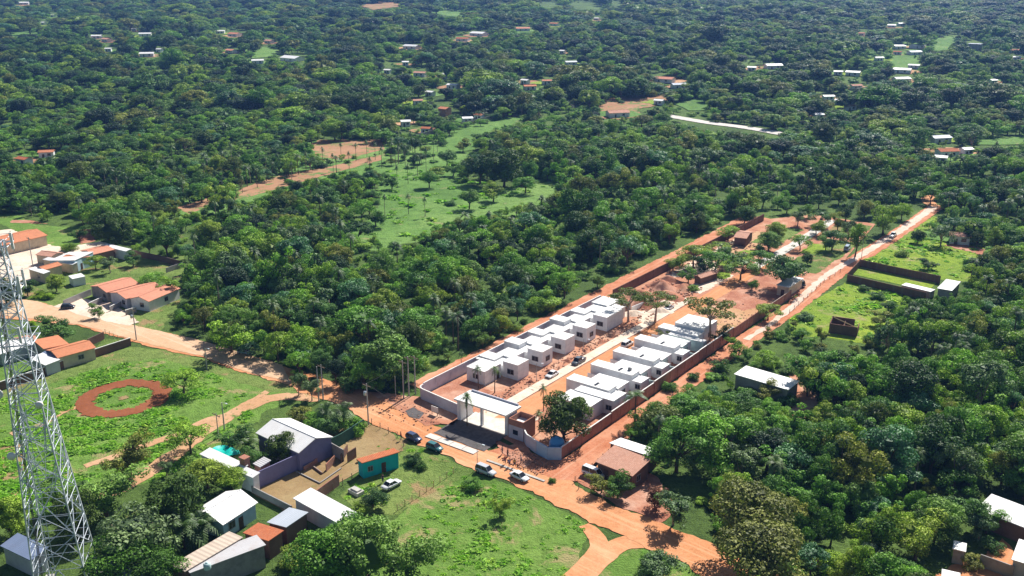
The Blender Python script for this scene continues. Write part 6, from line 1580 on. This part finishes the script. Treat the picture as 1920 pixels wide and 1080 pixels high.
def nearseg(p, a, b_):
    d = b_-a; t = max(0, min(1, (p-a).dot(d)/d.dot(d))); return (p-a-d*t).length
def av(x, y):
    p = Vector((x, y, 0))
    if (p-cR).length < 10.2 and ((p-cR).length > 5.2 or (p-cR).length < 2.2): return True
    if inside(VG, *proj(x, y, 0)): return True
    return any(nearseg(p, a, b_) < 2.6 for L_ in TR for a, b_ in zip(L_[:-1], L_[1:]))
VG = [(245,650),(300,655),(380,672),(440,695),(540,722),(565,738),(500,735),(400,700),(300,672),(200,685),(100,720),(0,750),(-20,725),(120,690)]
weeds('weeds', [(-60,740),(100,718),(200,690),(300,675),(400,705),(500,740),(470,800),(400,850),(300,900),(200,925),(0,985),(-80,990)], 1.3, .45, 1.3, av, 1, (0,3,0,3,2))
weeds('weeds', [(860,895),(950,915),(1080,975),(1100,995),(1070,1085),(1000,1140),(840,1110),(760,1000)], .9, .3, .8, lambda x, y: (x*.6+y*.8) > 136 + 6*mnoise.noise((x*.1,y*.1,1)) and x < 8, 2, (0,3,0,3,2))
weeds('weeds', [(1485,600),(1590,535),(1680,550),(1690,650),(1600,640)], .35, .5, 1.3, None, 3, (1,1,0,3))
weeds('weeds', [(1620,492),(1750,410),(1840,470),(1800,525)], .35, .5, 1.3, None, 4, (1,1,0,3))
weeds('weeds', [(700,805),(850,870),(885,888),(750,960),(640,930),(690,880)], .3, .3, .8, None, 5, (0,2,3,3))
weeds('weeds', [(660,450),(720,380),(730,320),(880,300),(930,350),(1040,345),(880,400),(760,450)], .03, .8, 2.4, None, 6, (0,0,2,3))
# soil heaps and rubble on the building site
def heap(u, v, r, h, label, mat='reddirt', seed=0, grp='soil heaps on the building site', pt=None):
    rg = np.random.default_rng(seed); n, k = 22, 9; b_ = MB(); vs = [(0,0,h)]
    for j in range(1, k+1):
        for i in range(n):
            a = 2*math.pi*i/n; q = r*j/k*(1+.25*math.sin(a*2+seed)+.12*math.sin(a*5+seed*2)); z = h*(math.cos(math.pi*j/k)*.5+.5)
            z += .18*h*mnoise.noise((q*math.cos(a)*.9+seed, q*math.sin(a)*.9, 1)) * (1 if j < k else 0); vs.append((q*math.cos(a), q*math.sin(a), max(-.05, z) if j < k else -.1))
    fs = [(0, 1+i, 1+(i+1)%n) for i in range(n)] + [(1+(j-1)*n+i, 1+j*n+i, 1+j*n+(i+1)%n, 1+(j-1)*n+(i+1)%n) for j in range(1, k) for i in range(n)]
    b_.add(vs, fs, 0, True); p = pt or P(u, v); p = Vector((p.x, p.y, .15)); tag(b_.build('soil_heap', M[mat], None, p), label, 'soil heap', grp)
hs = [((66,6),4,1.6,'reddirt'),((72,10),5,2.2,'reddirt'),((78,5),4.5,2.0,'sitedirt'),((82,12),5,1.8,'reddirt'),((88,7),5,2.4,'reddirt'),((92,12),3.5,1.3,'sitedirt'),((76,14),3,1.0,'pale'),((64,11),3,1.1,'pale'),((70,16),3.2,1.0,'pale'),((96,5),3.5,1.4,'reddirt')]
wd_ = ['nearest','largest rounded','long low','broad','tallest','small pale-streaked','flat pale','pale sandy','roadside pale','farthest']
for k, ((s, t), r, h, mt) in enumerate(hs): heap(0, 0, r, h, wd_[k] + ' heap of earth on the building site beyond the left row', mt, k, pt=W(s, t))
for k in range(7): heap(0, 0, .9+.25*(k%3), .6, 'small mound of red soil before the left row of houses', 'reddirt', 20+k, 'mounds before the left row', pt=W(11+7.6*k, 14.9))
rb = MB(); rg = random.Random(9)
def rub(s0, s1, t0, t1, n, sz):
    for i in range(n):
        p = W(rg.uniform(s0, s1), rg.uniform(t0, t1)); a = rg.uniform(0, 3); s = sz*rg.uniform(.3, 1); c, q = math.cos(a)*s, math.sin(a)*s
        rb.prism([(p.x+c,p.y+q),(p.x-q,p.y+c*.8),(p.x-c,p.y-q),(p.x+q*.7,p.y-c)], .16, .2+s*.5)
rub(-2, 62, 12.8, 16.0, 300, .28); rub(-21, -13, -5, 12, 90, .25); rub(-22, -16, 31, 41, 260, .22); rub(62, 96, 2, 17, 400, .5); rub(62, 90, 26, 38, 80, .3); rub(-8, 2, 26, 39, 90, .25); rub(100, 150, 2, 14, 150, .6); rub(12, 60, 36.5, 39.5, 60, .3)
tag(rb.build('rubble', M['rubble']), kind='stuff')
make_haze()
